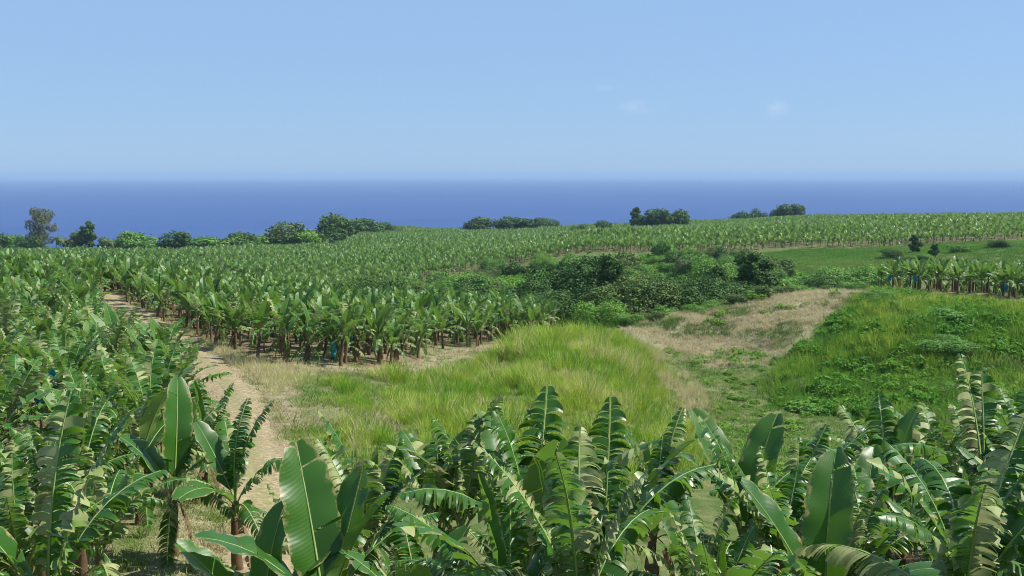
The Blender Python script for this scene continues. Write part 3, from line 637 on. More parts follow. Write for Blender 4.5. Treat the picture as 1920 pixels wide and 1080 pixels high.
BAGS = [   # px, distance, height of the bag's middle, what it hangs by
    (620, 55.0, .95, 'mid', 'bright blue plastic bag on banana bunch at the field edge'), (651, 58.0, 1.45, 'mid', 'blue bag on banana bunch behind the brighter one, half hidden by leaves'),
    (286, 84.5, 1.2, 'mid', 'blue bag slung low at the far bend of the track'), (253, 90.0, 1.5, 'left', 'small blue bag hanging between stems farthest up the track'),
    (147, 74.0, 1.9, 'left', 'dark blue bag among the crowded left rows below the track bend'), (82, 31.5, 2.0, 'left', 'upper of two blue bags among torn leaves at left edge'),
    (63, 29.0, 1.55, 'left', 'lower crumpled blue bag among torn leaves at left edge'),
    (1672, 108.5, 1.5, 'right', 'pale turquoise bag at the left corner of the ridge field'), (1720, 106.0, 1.4, 'right', 'turquoise bag on second bunch along the ridge field front'),
    (1893, 98.0, 1.1, 'right', 'long turquoise bag on the ridge field plant nearest the frame edge'),
]
BAGPL = ['banana plant with bright blue bag at the middle field edge', 'banana plant with half hidden blue bag, behind the brighter bag', 'banana plant with low slung blue bag at the track bend', 'banana plant with small blue bag farthest up the track', 'banana plant with dark blue bag in the crowded left rows',
         'banana plant with the upper of two blue bags at left edge', 'banana plant with the lower crumpled blue bag at left edge', 'banana plant with turquoise bag at the ridge field corner', 'banana plant with the second turquoise bag along the ridge field', 'banana plant with long turquoise bag nearest the right frame edge']
bag_plants = []
for px, d, zc, fk, lab in BAGS:
    x, y = at(px, d); bag_plants.append((x+.38, y+.12, fk, d)); taken.append((x+.4, y+.1))
for fk, step, ang, sd in (('front', 1.6, .5, 3), ('left', 1.85, .5, 4), ('mid', 1.95, .75, 5), ('right', 2.1, .35, 6)):
    for x, y in grid_points(fk, step, .48, ang, sd):
        p = pxd(x, y)
        if not -1300 < p < 3300: continue
        if min((x-a)**2+(y-b)**2 for a, b in taken) < 1.15**2: continue
        npl.append((math.hypot(x, y), float(x), float(y), fk))
npl.sort()
quota = 300 - len(HAND) - len(bag_plants)
def prio(t):      # front edges of the middle and ridge fields show more of each plant than the crowded rows behind other rows
    d, x, y, fk = t
    if fk in ('mid', 'right'):
        e = float(sdf(fk, np.array([x]), np.array([y]))[0]); return d*(.72 if e < 3.5 and y < 112 else 1.25)
    return d
npl.sort(key=prio)
inview = [t_ for t_ in npl if -150 < pxd(t_[1], t_[2]) < 2070]; single = inview[:quota]; keep_ = set(single); rest = [t_ for t_ in npl if t_ not in keep_]
SHORT = ['the plant with the broad leaf leaning left', 'the plant with two comb-like leaves beside the track', 'the plant with the bright untorn leaf', 'the left edge plant with the pale hanging leaf', 'the plant with the frayed leaf standing straight up',
         'the plant before the pale grass', 'the tall dark plant at the centre', 'the tall plant with pale frayed strips', 'the plant with the lone dark upright leaf', 'the plant with the fan of glossy leaves', 'the plant slanting right over the valley',
         'the smooth leaved plant at the bottom edge', 'the plant with the pair of thin upright leaves', 'the tallest plant at the right edge', 'the short young plant at the bottom edge', 'the shredded plant cut by the left edge', 'the shredded plant beside the left edge', 'the dense shredded plant one row back', 'the tall shredded plant behind the left edge plant', 'the torn plant close to the track', 'the torn plant behind the broad leaf plant']
def where(x, y, fk, d):
    if d < 24:
        j = min(range(len(HAND)), key=lambda i: (taken[i][0]-x)**2+(taken[i][1]-y)**2); hx, hy = taken[j]
        dx, dy = x/y*hy-hx, y-hy
        rel = ('behind' if dy > 0 else 'in front of') if abs(dy) > 1.3*abs(dx) else ('right of' if dx > 0 else 'left of')
        return 'torn banana plant ' + rel + ' ' + SHORT[j]
    if fk == 'mid':
        e = float(sdf('mid', np.array([x]), np.array([y]))[0])
        if e > 3.5: return 'banana plant in the inner rows of the middle field'
        return 'banana plant at the middle field edge ' + ('facing the dirt track' if x < -12 else 'above the tall grass' if x < -4 else 'near its right-hand corner')
    if fk == 'left':
        t_ = float(seg_dist(Z['track'], np.array([x]), np.array([y]), False)[0])
        if t_ < 4.5: return 'banana plant lining the left side of the dirt track' + (' at its lower end' if d < 45 else ' at its upper bend')
        return 'banana plant in the crowded left rows ' + ('near the bottom left corner' if d < 38 else 'level with the track bend' if d < 62 else 'toward the far edge of the left field')
    if fk == 'right': return FIELD[fk][0] + (' near its left corner' if x < 50 else ' near the picture edge')
    return 'torn banana plant at the back of the near row ' + ('before the valley floor' if pxd(x, y) > 1300 else 'before the grassy mound')
for i, (d, x, y, fk) in enumerate(single):
    rr = random.Random(i*17+5)
    s = rr.uniform(.78, 1.10)*(1 if rr.random() > .12 else .62)
    if fk == 'mid': s *= .98
    if fk == 'front': s *= .97 if pxd(x, y) > 1650 else .88
    plant(x, y, s, i*31+7, d < 24, where(x, y, fk, d), FIELD[fk][1], dead=(rr.random() < .6), ragged=(.5 if fk in ('mid', 'right') else .96 if fk == 'front' else .92), stem_h=(rr.uniform(1.2, 1.65) if fk == 'mid' else None))
for i, (x, y, fk, d) in enumerate(bag_plants):
    plant(x, y, .95, 9000+i*3, False, BAGPL[i], FIELD[fk][1], stem_h=1.9)
# the bags themselves
def bag_mesh(seed):
    rr = random.Random(seed); V = []; Fs = []; N = 12; K = 8
    for i in range(K+1):
        t = i/K; r = (.05 + .17*math.sin(math.pi*min(1, t*1.15))**.7) if t < .85 else .17*(1-(t-.85)*1.2)
        for c in range(N):
            an = 2*math.pi*c/N; q = max(.04, r)*(1+.18*math.sin(an*3+i*1.3+seed)+rr.uniform(-.12, .12)); V.append((q*math.cos(an), q*math.sin(an), .5-1.0*t))
    for i in range(K):
        for c in range(N): Fs.append((i*N+c, i*N+(c+1) % N, (i+1)*N+(c+1) % N, (i+1)*N+c))
    me = mesh_of('bunch_bag', V, [f[::-1] for f in Fs], [M['bag']], smooth=False); return me
for i, (px, d, zc, fk, lab) in enumerate(BAGS):
    x, y = at(px, d); o = link('bunch_bag', bag_mesh(i), None, (x, y, z1(x, y)+zc), (RNG.gauss(0, .15), RNG.gauss(0, .15) + (.5 if i == 2 else 0), RNG.uniform(0, 6)), .85)
    tag(o, lab, 'fruit bag', 'blue bags over banana bunches')
# the rest of the plantation
MP = [merged_plant('field_banana', 100+i, 0) for i in range(8)]; FP = [merged_plant('distant_banana', 200+i, 1) for i in range(8)]
pts = [(x, y) for d, x, y, fk in rest]; idx = [RNG.randrange(8) for _ in rest]; scl = [RNG.uniform(.8, 1.06) for _ in rest]
fp = grid_points('far', 2.6, .55, .3, 11)
d_ = np.hypot(fp[:, 0], fp[:, 1])
keep = (np.abs(fp[:, 0]/fp[:, 1]) < .9)
lane = (np.abs(((fp[:, 0]*.8+fp[:, 1]*.35) % 62) - 31) < 1.6) | (np.abs(((fp[:, 1]*.95 - fp[:, 0]*.3) % 95) - 47) < 1.9)
keep &= ~lane & (fbm(fp[:, 0]/16, fp[:, 1]/16, 88) < .62)
fp = fp[keep]
pts += [tuple(p) for p in fp]; idx += [8+RNG.randrange(8) for _ in fp]; scl += [RNG.uniform(.78, 1.15) + .18*float(v) for v in fbm(fp[:, 0]/30, fp[:, 1]/30, 89)]
pts = np.array(pts); zz = height(pts[:, 0], pts[:, 1]); n = len(pts)
rot = np.zeros((n, 3)); rs = np.random.RandomState(4); rot[:, 2] = rs.uniform(0, 6.28, n); rot[:, :2] = rs.normal(0, .04, (n, 2))
u_, v_ = pts[:, 0]*.83+pts[:, 1]*.30 + 6*fbm(pts[:, 0]/40, pts[:, 1]/40, 91), pts[:, 1]*.95-pts[:, 0]*.3
BLK = _hash(np.floor(u_/72), np.floor(v_/86), 5); BIG = np.hypot(pts[:, 0], pts[:, 1]) > 150     # planting blocks of different age
scl = np.array(scl)*np.where(BIG, .86+.26*_hash(np.floor(u_/72), np.floor(v_/86), 6), 1)
sc3 = np.repeat(np.array(scl)[:, None], 3, 1)
scatter('banana_plantation', np.c_[pts, zz], rot, sc3, np.clip(.35*rs.rand(n) + .9*(BLK-.35) + .3 + .4*fbm(pts[:, 0]/45, pts[:, 1]/45, 90), 0, 1)*(np.hypot(pts[:, 0], pts[:, 1]) > 150), idx, MP+FP, 'thousands of banana plants covering the fields down to the coast')

# ---- grasses ---------------------------------------------------------------------
def tuft(name, mat, seed, blades, h, spread, lean, w, curve=.6):
    rr = random.Random(seed); V = []; Fs = []
    for b in range(blades):
        a = rr.uniform(0, 6.28); q = spread*math.sqrt(rr.random()); bx, by = q*math.cos(a), q*math.sin(a)
        da = a + rr.gauss(0, .9); ln = h*rr.uniform(.55, 1.1); el = R(90) - abs(rr.gauss(0, lean)); cu = curve*rr.uniform(.4, 1.5)
        p = np.array((bx, by, -.05)); wa = rr.uniform(0, 3.14); wx, wy = math.cos(wa)*w/2, math.sin(wa)*w/2; base = len(V)
        for k in range(4):
            f = (1, .9, .6, 0)[k]
            if k < 3: V += [p+np.array((wx*f, wy*f, 0)), p-np.array((wx*f, wy*f, 0))]
            else: V.append(p.copy())
            p = p + np.array((math.cos(da)*math.cos(el), math.sin(da)*math.cos(el), math.sin(el)))*ln/3; el -= cu
        Fs += [(base, base+1, base+3, base+2), (base+2, base+3, base+5, base+4), (base+4, base+5, base+6)]
    return mesh_of(name, V, Fs, [mat])
def weed(name, mat, seed, leaves, h, spread, size):
    rr = random.Random(seed); V = []; Fs = []
    for b in range(leaves):
        a = rr.uniform(0, 6.28); q = spread*math.sqrt(rr.random()); z = h*(rr.random()**.6)*(1-.6*(q/spread)**2)
        c = np.array((q*math.cos(a), q*math.sin(a), z)); u = np.array([rr.gauss(0, 1) for _ in range(3)]); u[2] *= .4; u /= np.linalg.norm(u)
        n_ = np.array((rr.gauss(0, .5), rr.gauss(0, .5), 1.)); v = np.cross(n_, u); v /= np.linalg.norm(v); s = size*rr.uniform(.6, 1.4); base = len(V)
        V += [c-u*s, c+v*s*.45, c+u*s, c-v*s*.45]; Fs.append((base, base+1, base+2, base+3))
    return mesh_of(name, V, Fs, [mat], smooth=False)
def zone_points(zone, dens, seed, near=None):
    rs = np.random.RandomState(seed); P = np.array(Z[zone]); lo, hi = P.min(0), P.max(0); n = int((hi-lo).prod()*dens)
    x = rs.uniform(lo[0], hi[0], n); y = rs.uniform(lo[1], hi[1], n)
    w = 1.0
    k = sdf(zone, x, y) + .9*fbm(x/2.5, y/2.5, 77) > 0
    k &= rs.rand(n) < .35 + .65*sstep(-.5, 1.5, sdf(zone, x, y) + 1.2*fbm(x/4, y/4, 78))
    k &= (np.abs(x/np.maximum(y, 1)) < .95) & (seg_dist(Z['track'], x, y, False) > 1.35)
    return x[k], y[k], rs
def put(name, parts, sources, label):
    X, Y, S, SZ, T, I = [np.concatenate(a) for a in zip(*parts)]
    n = len(X); rs = np.random.RandomState(n % 1000); rot = np.c_[rs.normal(0, .08, (n, 2)), rs.uniform(0, 6.28, n)]
    return scatter(name, np.c_[X, Y, height(X, Y)-.02], rot, np.c_[S, S, S*SZ], np.clip(T, -.2, 1.3), I, sources, label)
TALL = [tuft('cane_grass', M['tall'], i, 34, 1.15, .42, .30, .030, .28) for i in range(6)]
x, y, rs = zone_points('tall', 7.0, 1)
hi_ = soft('tallhigh', x, y, 1.6); pn = fbm(x/3.5, y/3.5, 101); pn2 = fbm(x/1.3, y/1.3, 102)
dryside = sstep(9.0, 13.0, x + .03*(80-y) + 2*pn) * .75
ed = np.clip(sdf('tall', x, y)/2.0 + .4*pn, .25, 1)
S = ed*(.60 + .45*hi_ + .30*pn + .15*rs.rand(len(x)))*np.clip(.78+1.1*fbm(x/1.3, y/1.3, 103), .35, 1.45)
T = .24 + .60*pn2 + .40*fbm(x/5, y/5, 104) + dryside + .16*hi_*(1-dryside) + (rs.rand(len(x)) < .14)*.6
k = ~((fbm(x/2.2, y/2.2, 105) > .36) & (hi_ < .4)) & (fbm(x/.9, y/.9, 106) < .32)
tg = [(x[k], y[k], S[k], .85+.4*rs.rand(k.sum()), T[k], rs.randint(0, 6, k.sum()))]
x, y, rs = zone_points('golden', 9, 3); k = rs.rand(len(x)) < .85; x, y = x[k], y[k]
tg.append((x, y, .34+.2*rs.rand(len(x)), .8+.4*rs.rand(len(x)), .95+.5*fbm(x/2.2, y/2.2, 119), rs.randint(0, 6, len(x))))
x, y, rs = zone_points('slope', 2.2, 37); nn_ = fbm(x/5, y/5, 118)
tg.append((x, y, .45+.5*rs.rand(len(x))+.3*nn_, .9+.4*rs.rand(len(x)), .08+.5*nn_+.3*sstep(80, 96, y), rs.randint(0, 6, len(x))))
put('tall_grass', tg, TALL, 'tall yellow-green cane grass covering the central mound')
DRY = [tuft('dry_tuft', M['dry'], 20+i, 26, .62, .40, .75, .028, .4) for i in range(5)]
ps = []
for zone, dens, base, amp, sz, seed in (('brown', 9.0, .9, .55, 1.0, 2),):
    x, y, rs = zone_points(zone, dens, seed); nn_ = fbm(x/3, y/3, 110+seed)
    ps.append((x, y, sz*(.6+.6*rs.rand(len(x))), .7+.4*rs.rand(len(x)), base + amp*nn_ + .3*fbm(x/9, y/9, 121) - .9*(fbm(x/3.2, y/3.2, 120+seed) > .30), rs.randint(0, 5, len(x))))
put('dry_grass', ps, DRY, 'straw coloured dry grass on the slope across the valley')
MEAD = [tuft('meadow_tuft', M['short'], 40+i, 24, .34, .40, .55, .028, .35) for i in range(5)]
ps = []
x, y, rs = zone_points('valley', 7.0, 5); nn_ = fbm(x/4, y/3, 130)
ps.append((x, y, .55+.6*rs.rand(len(x))+.5*np.clip(nn_, 0, 1), .6+.5*rs.rand(len(x)), .28+.55*nn_+.25*fbm(x/1.5, y/1.5, 131), rs.randint(0, 5, len(x))))
x, y, rs = zone_points('slope', 6.0, 6); nn_ = fbm(x/4, y/4, 132)
ps.append((x, y, 1.2+1.1*rs.rand(len(x))+.6*nn_, 1.0+.7*rs.rand(len(x)), .2+.45*nn_, rs.randint(0, 5, len(x))))
for zone, seed in (('mid', 8), ('front', 9), ('left', 10), ('right', 11)):
    x, y, rs = zone_points(zone, 1.6 if zone != 'front' else 3, seed); k = np.hypot(x, y) < (100 if zone != 'right' else 120); x, y = x[k], y[k]
    ps.append((x, y, .5+.7*rs.rand(len(x)), .6+.5*rs.rand(len(x)), .45+.55*fbm(x/2.5, y/2.5, 133), rs.randint(0, 5, len(x))))
k = rs.randint(0, 1, 1); rs = np.random.RandomState(19); tp = np.array(Z['track']); k = rs.randint(0, len(tp)-1, 1500); f = rs.rand(1500)[:, None]; c = tp[k]*(1-f)+tp[k+1]*f; x, y = c[:, 0]+rs.normal(0, .28, 1500), c[:, 1]
ps.append((x, y, .22+.28*rs.rand(1500), .5+.4*rs.rand(1500), .35+.5*fbm(x/1.5, y/1.5, 139), rs.randint(0, 5, 1500)))
# verge of the track
rs = np.random.RandomState(12); tp = np.array(Z['track']); k = rs.randint(0, len(tp)-1, 5200); f = rs.rand(5200)[:, None]; c = tp[k]*(1-f)+tp[k+1]*f
off = rs.choice([-1, 1], 5200)*(1.05+2.0*rs.rand(5200)**1.4); dv = tp[k+1]-tp[k]; dv /= np.hypot(*dv.T)[:, None]; x, y = c[:, 0]+dv[:, 1]*off, c[:, 1]-dv[:, 0]*off
ps.append((x, y, .3+.5*rs.rand(len(x))+.4*np.clip(fbm(x/2, y/2, 137), 0, 1), .6+.6*rs.rand(len(x)), .8+.6*fbm(x/2, y/2, 134), rs.randint(0, 5, len(x))))
x, y, rs = zone_points('tall', 3.0, 17); ps.append((x, y, .7+.8*rs.rand(len(x)), .7+.6*rs.rand(len(x)), .5+.6*fbm(x/2.5, y/2.5, 144), rs.randint(0, 5, len(x))))
rs = np.random.RandomState(46); x = rs.uniform(-34, 8, 9000); y = rs.uniform(50, 92, 9000); dm = sdf('mid', x, y); k = (dm < .6) & (dm > -4.5) & (seg_dist(Z['track'], x, y, False) > 1.5); x, y = x[k], y[k]
ps.append((x, y, .4+.7*rs.rand(len(x)), .5+.6*rs.rand(len(x)), .75+.7*fbm(x/2.5, y/2.5, 145), rs.randint(0, 5, len(x))))
x, y, rs = zone_points('pasture', 2.4, 13)
ps.append((x, y, 1.5+1.2*rs.rand(len(x)), .5+.4*rs.rand(len(x)), .16+.35*fbm(x/9, y/9, 135), rs.randint(0, 5, len(x))))
x, y, rs = zone_points('thicket', .9, 14)
ps.append((x, y, 1.6+1.2*rs.rand(len(x)), .6+.5*rs.rand(len(x)), .25+.4*fbm(x/12, y/12, 136), rs.randint(0, 5, len(x))))
put('meadow_grass', ps, MEAD, 'short green and straw grass of valley floor, slopes and field margins')
WEED = [weed('weed_clump', M['weed'], 60+i, 90, .55, .55, .13) for i in range(5)]
x, y, rs = zone_points('slope', .9, 7); nn_ = fbm(x/3.5, y/3.5, 140); k = nn_ > -.25; x, y, nn_ = x[k], y[k], nn_[k]
ps = [(x, y, .6+.9*rs.rand(len(x))+.6*np.clip(nn_, 0, 1), .7+.5*rs.rand(len(x)), .1+.45*fbm(x/5, y/5, 141), rs.randint(0, 5, len(x)))]
x, y, rs = zone_points('brown', 2.0, 18); k = fbm(x/5, y/5, 146)+.25*rs.rand(len(x)) > .40; x, y = x[k], y[k]; ps.append((x, y, .5+.7*rs.rand(len(x)), .6+.4*rs.rand(len(x)), .15+.5*rs.rand(len(x)), rs.randint(0, 5, len(x))))
x, y, rs = zone_points('valley', .5, 15); ps.append((x, y, .4+.5*rs.rand(len(x)), .6+.3*rs.rand(len(x)), .2+.3*rs.rand(len(x)), rs.randint(0, 5, len(x))))
x, y, rs = zone_points('thicket', .55, 16); ps.append((x, y, 1.6+1.4*rs.rand(len(x)), .7+.3*rs.rand(len(x)), .25+.4*fbm(x/10, y/10, 142), rs.randint(0, 5, len(x))))
put('weeds', ps, WEED, 'leafy weeds and creepers over the green slope and hillside')

# ---- trees and bushes ---------------------------------------------------------------
def crown_mesh(name, mat, lobes, n, leaf, seed, droop=0, asp=.6):
    rs = np.random.RandomState(seed); Lb = np.array(lobes, float); vol = (Lb[:, 3]*Lb[:, 4]*Lb[:, 5])**.667; k = rs.choice(len(Lb), n, p=vol/vol.sum())
    u = rs.normal(size=(n, 3)); u /= np.linalg.norm(u, axis=1)[:, None]; r = rs.uniform(.55, 1.04, n)**.6
    bump = 1 + .22*np.sin(u[:, 0]*7+k*1.7)*np.sin(u[:, 1]*6+k)*1 + .12*np.sin(u[:, 2]*13+k*2.1)
    c = Lb[k, :3] + u*Lb[k, 3:6]*(r*bump)[:, None]
    for i in range(len(Lb)):              # thin out what is buried inside another lobe
        q = (((c-Lb[i, :3])/Lb[i, 3:6])**2).sum(1); c = np.where(((q < .35) & (k != i) & (rs.rand(n) < .8))[:, None], np.nan, c)
    ok = ~np.isnan(c[:, 0]); c, u, k = c[ok], u[ok], k[ok]; n = len(c)
    nr = u*.9 + rs.normal(0, .55, (n, 3)); nr[:, 2] += .35; nr /= np.linalg.norm(nr, axis=1)[:, None]
    a = np.cross(nr, rs.normal(size=(n, 3))); a[:, 2] -= droop; a /= np.linalg.norm(a, axis=1)[:, None]; b = np.cross(nr, a)
    s = (leaf*rs.uniform(.55, 1.45, n))[:, None]
    V = np.stack([c-a*s, c+b*s*asp - nr*s*.15, c+a*s, c-b*s*asp - nr*s*.15], 1).reshape(-1, 3); F_ = np.arange(4*n).reshape(-1, 4).tolist()
    return mesh_of(name, V, F_, [mat], smooth=False)
def tube(V, Fs, p0, p1, r0, r1, sides=6):
    p0, p1 = np.array(p0, float), np.array(p1, float); d = p1-p0; d /= np.linalg.norm(d); a = np.cross(d, (.3, .9, .1)); a /= np.linalg.norm(a); b = np.cross(d, a); base = len(V)
    for p, r in ((p0, r0), ((p0+p1)/2 + a*.05*np.linalg.norm(p1-p0), (r0+r1)/2), (p1, r1)):
        for c in range(sides): an = 2*math.pi*c/sides; V.append(p+a*math.cos(an)*r+b*math.sin(an)*r)
    for k in range(2):
        for c in range(sides): Fs.append((base+k*sides+c, base+k*sides+(c+1) % sides, base+(k+1)*sides+(c+1) % sides, base+(k+1)*sides+c))
def trunk_mesh(lobes, h, r):
    V, Fs = [], []; fork = (0, 0, h*.45); tube(V, Fs, (0, 0, -.3), fork, r, r*.7, 8)
    for L_ in lobes[:6]: tube(V, Fs, fork, (L_[0], L_[1], L_[2]), r*.5, r*.15)
    return mesh_of('trunk', V, Fs, [M['bark']])
def lobes_for(kind, seed):
    rr = random.Random(seed); out = []
    if kind == 'round':
        out = [(0, 0, .62, .34, .34, .30)]
        for i in range(9): a = i*GA; q = rr.uniform(.18, .32); out.append((q*math.cos(a), q*math.sin(a), rr.uniform(.35, .8), rr.uniform(.14, .22), rr.uniform(.14, .22), rr.uniform(.12, .2)))
    elif kind == 'tall':
        for i in range(13): a = i*GA; q = rr.uniform(.05, .36)*(1.15-i*.06); g_ = rr.uniform(.10, .19)*(1.15-i*.035); out.append((q*math.cos(a), q*math.sin(a), .18+.062*i, g_, g_, g_*.75))
    elif kind == 'spread':
        for i in range(12): a = i*GA; q = .42*math.sqrt((i+.5)/12); out.append((q*math.cos(a), q*math.sin(a), rr.uniform(.45, .82)-.25*q, rr.uniform(.15, .24), rr.uniform(.15, .24), rr.uniform(.12, .2)))
    elif kind == 'clump':
        for i in range(14): a = i*GA; q = .5*math.sqrt((i+.5)/14); out.append((q*math.cos(a), q*math.sin(a), rr.uniform(.25, .75)-.3*q, rr.uniform(.16, .26), rr.uniform(.16, .26), rr.uniform(.14, .25)))
    elif kind == 'bush':
        for i in range(8): a = i*GA; q = .34*math.sqrt((i+.5)/8); out.append((q*math.cos(a), q*math.sin(a), rr.uniform(.2, .62)-.35*q, rr.uniform(.2, .3), rr.uniform(.2, .3), rr.uniform(.2, .32)))
    elif kind == 'wispy':
        for i in range(14): a = i*GA; q = rr.uniform(.04, .24)*(1.1-.035*i); out.append((q*math.cos(a), q*math.sin(a), .2+.06*i, rr.uniform(.08, .14), rr.uniform(.08, .14), rr.uniform(.08, .14)))
    return out
TREE = {}
def tree_lib(kind, mat, var, n, leaf, **kw):
    key = (kind, mat, var)
    if key not in TREE:
        lb = lobes_for(kind, var*13+len(kind)); TREE[key] = (crown_mesh('crown', M[mat], lb, n, leaf, var*7+1, **kw), trunk_mesh(lb, 1.0, .035))
    return TREE[key]
def tree(px, d, h, w, kind, mat, label, group=None, name='tree', var=0, dz=0, n=4200, leaf=.030, cat='tree', rz=0):
    x, y = at(px, d); cm, tm = tree_lib(kind, mat, var, n, leaf, **(dict(droop=1.2, asp=.22) if kind == 'wispy' else {}))
    root = bpy.data.objects.new(name, None); COL.objects.link(root); root.location = (x, y, z1(x, y)+dz-.1); root.rotation_euler = (0, 0, rz or px*.37); root.scale = (w, w, h)
    tag(root, label, cat, group); link('trunk', tm, root); link('crown', cm, root)
    return root
G1, G2, G3 = 'trees along the coast', 'trees in the ravine', 'trees on the far skyline'
# along the coast, left to right (frame-of-photo columns turned into places 430 to 700 m out)
for a in [
    (2, 440, 9, 9, 'clump', 'fol', 'dark bushy coastal tree cut by the left picture edge', G1), (28, 440, 10, 8.5, 'round', 'fol_light', 'small green tree between the edge tree and the feathery grey tree', G1),
    (75, 445, 19, 21, 'wispy', 'fol_grey', 'tall feathery grey-brown tree on the coast', G1), (62, 440, 9, 9, 'clump', 'fol', 'dark shrub at the foot of the feathery grey tree', G1),
    (138, 448, 9, 10, 'spread', 'fol_olive', 'olive low tree between palm and tall dark coastal tree', G1), (165, 446, 15.5, 11.5, 'tall', 'fol', 'tall dark green tree draped in creepers on the coast', G1),
    (212, 448, 8, 9, 'clump', 'fol_olive', 'pale olive tree right of the tall dark coastal tree', G1), (243, 452, 9, 12, 'spread', 'fol_light', 'low green tree in the coastal belt, second left of the round dome tree', G1),
    (272, 455, 8.5, 11, 'clump', 'fol_light', 'low green tree in the coastal belt just left of the round dome tree', G1), (327, 442, 11.5, 15.5, 'round', 'fol', 'dark dome-shaped round tree standing by itself on the coast', G1),
    (375, 458, 7, 13, 'spread', 'fol_light', 'flat low tree right of the dome tree', G1), (408, 460, 7.5, 15, 'clump', 'fol_light', 'low wide tree, second right of the dome tree', G1), (445, 462, 8, 14, 'spread', 'fol', 'low dark tree left of the rounded coastal grove', G1),
    (492, 462, 12.5, 16, 'clump', 'fol_light', 'leftmost rounded tree of the coastal grove', G1), (533, 462, 14, 18, 'round', 'fol_olive', 'large rounded olive-topped tree of the coastal grove', G1),
    (575, 466, 11.5, 14, 'clump', 'fol_light', 'green tree right of the olive-topped tree in the grove', G1), (608, 474, 14, 15, 'clump', 'fol', 'dark tree in the coastal grove just left of its highest crown', G1),
    (626, 480, 16.5, 17, 'round', 'fol', 'tallest dark tree at the right end of the coastal grove', G1), (648, 560, 12, 20, 'spread', 'fol', 'low dark tree sloping down behind the grove', G1),
    (690, 640, 9, 22, 'spread', 'fol', 'flat dark trees topping the hill right of the grove', G3), (722, 660, 8, 16, 'clump', 'fol', 'last low tree of the belt before open sea', G3),
    (900, 690, 12.5, 17, 'round', 'fol', 'dark rounded tree on the shore at the middle', G3), (888, 695, 9, 14, 'clump', 'fol', 'small dark tree left of the rounded shore tree', G3),
    (955, 690, 14, 18, 'spread', 'fol', 'dark flat-topped tree right of the rounded shore tree', G3), (985, 690, 11, 14, 'spread', 'fol', 'lower dark tree joining the flat-topped shore tree', G3),
    (1008, 690, 9, 13, 'clump', 'fol', 'small dark shore tree near the end of the row', G3), (1030, 690, 8, 13, 'clump', 'fol', 'last and lowest tree of the shore row', G3),
    (1192, 585, 13, 11, 'tall', 'fol', 'left end tree of the dark grove in the far banana field', G3), (1212, 582, 11, 12, 'clump', 'fol', 'second tree from the left of the dark grove', G3), (1232, 580, 13, 15, 'round', 'fol', 'rounded middle tree of the dark grove', G3),
    (1255, 582, 11, 13, 'clump', 'fol', 'tree right of the middle of the dark grove', G3), (1276, 580, 12.5, 11, 'round', 'fol', 'right end tree of the dark grove in the far banana field', G3),
    (1133, 560, 6.5, 8, 'clump', 'fol', 'lone small dark tree left of the dark grove', G3), (1088, 560, 5, 11, 'bush', 'fol', 'low dark bush farther left of the dark grove', G3),
    (1400, 720, 8, 16, 'clump', 'fol', 'low dark clump on the right skyline', G3), (1422, 720, 8, 11, 'bush', 'fol', 'small bush next to the low clump on the right skyline', G3),
    (1472, 715, 12, 15, 'round', 'fol', 'left rounded tree of the pair on the right skyline', G3), (1494, 715, 11.5, 12, 'round', 'fol', 'right rounded tree of the pair on the right skyline', G3), (1455, 715, 8, 9, 'bush', 'fol', 'small bush left of the pair on the right skyline', G3),
]: tree(a[0], a[1], a[2]*(1.45 if a[2] < 10 else 1.05), a[3]*1.2, a[4], a[5], a[6], a[7], name='coastal_tree', var=(a[0]//37) % 3, n=2600, leaf=.038)
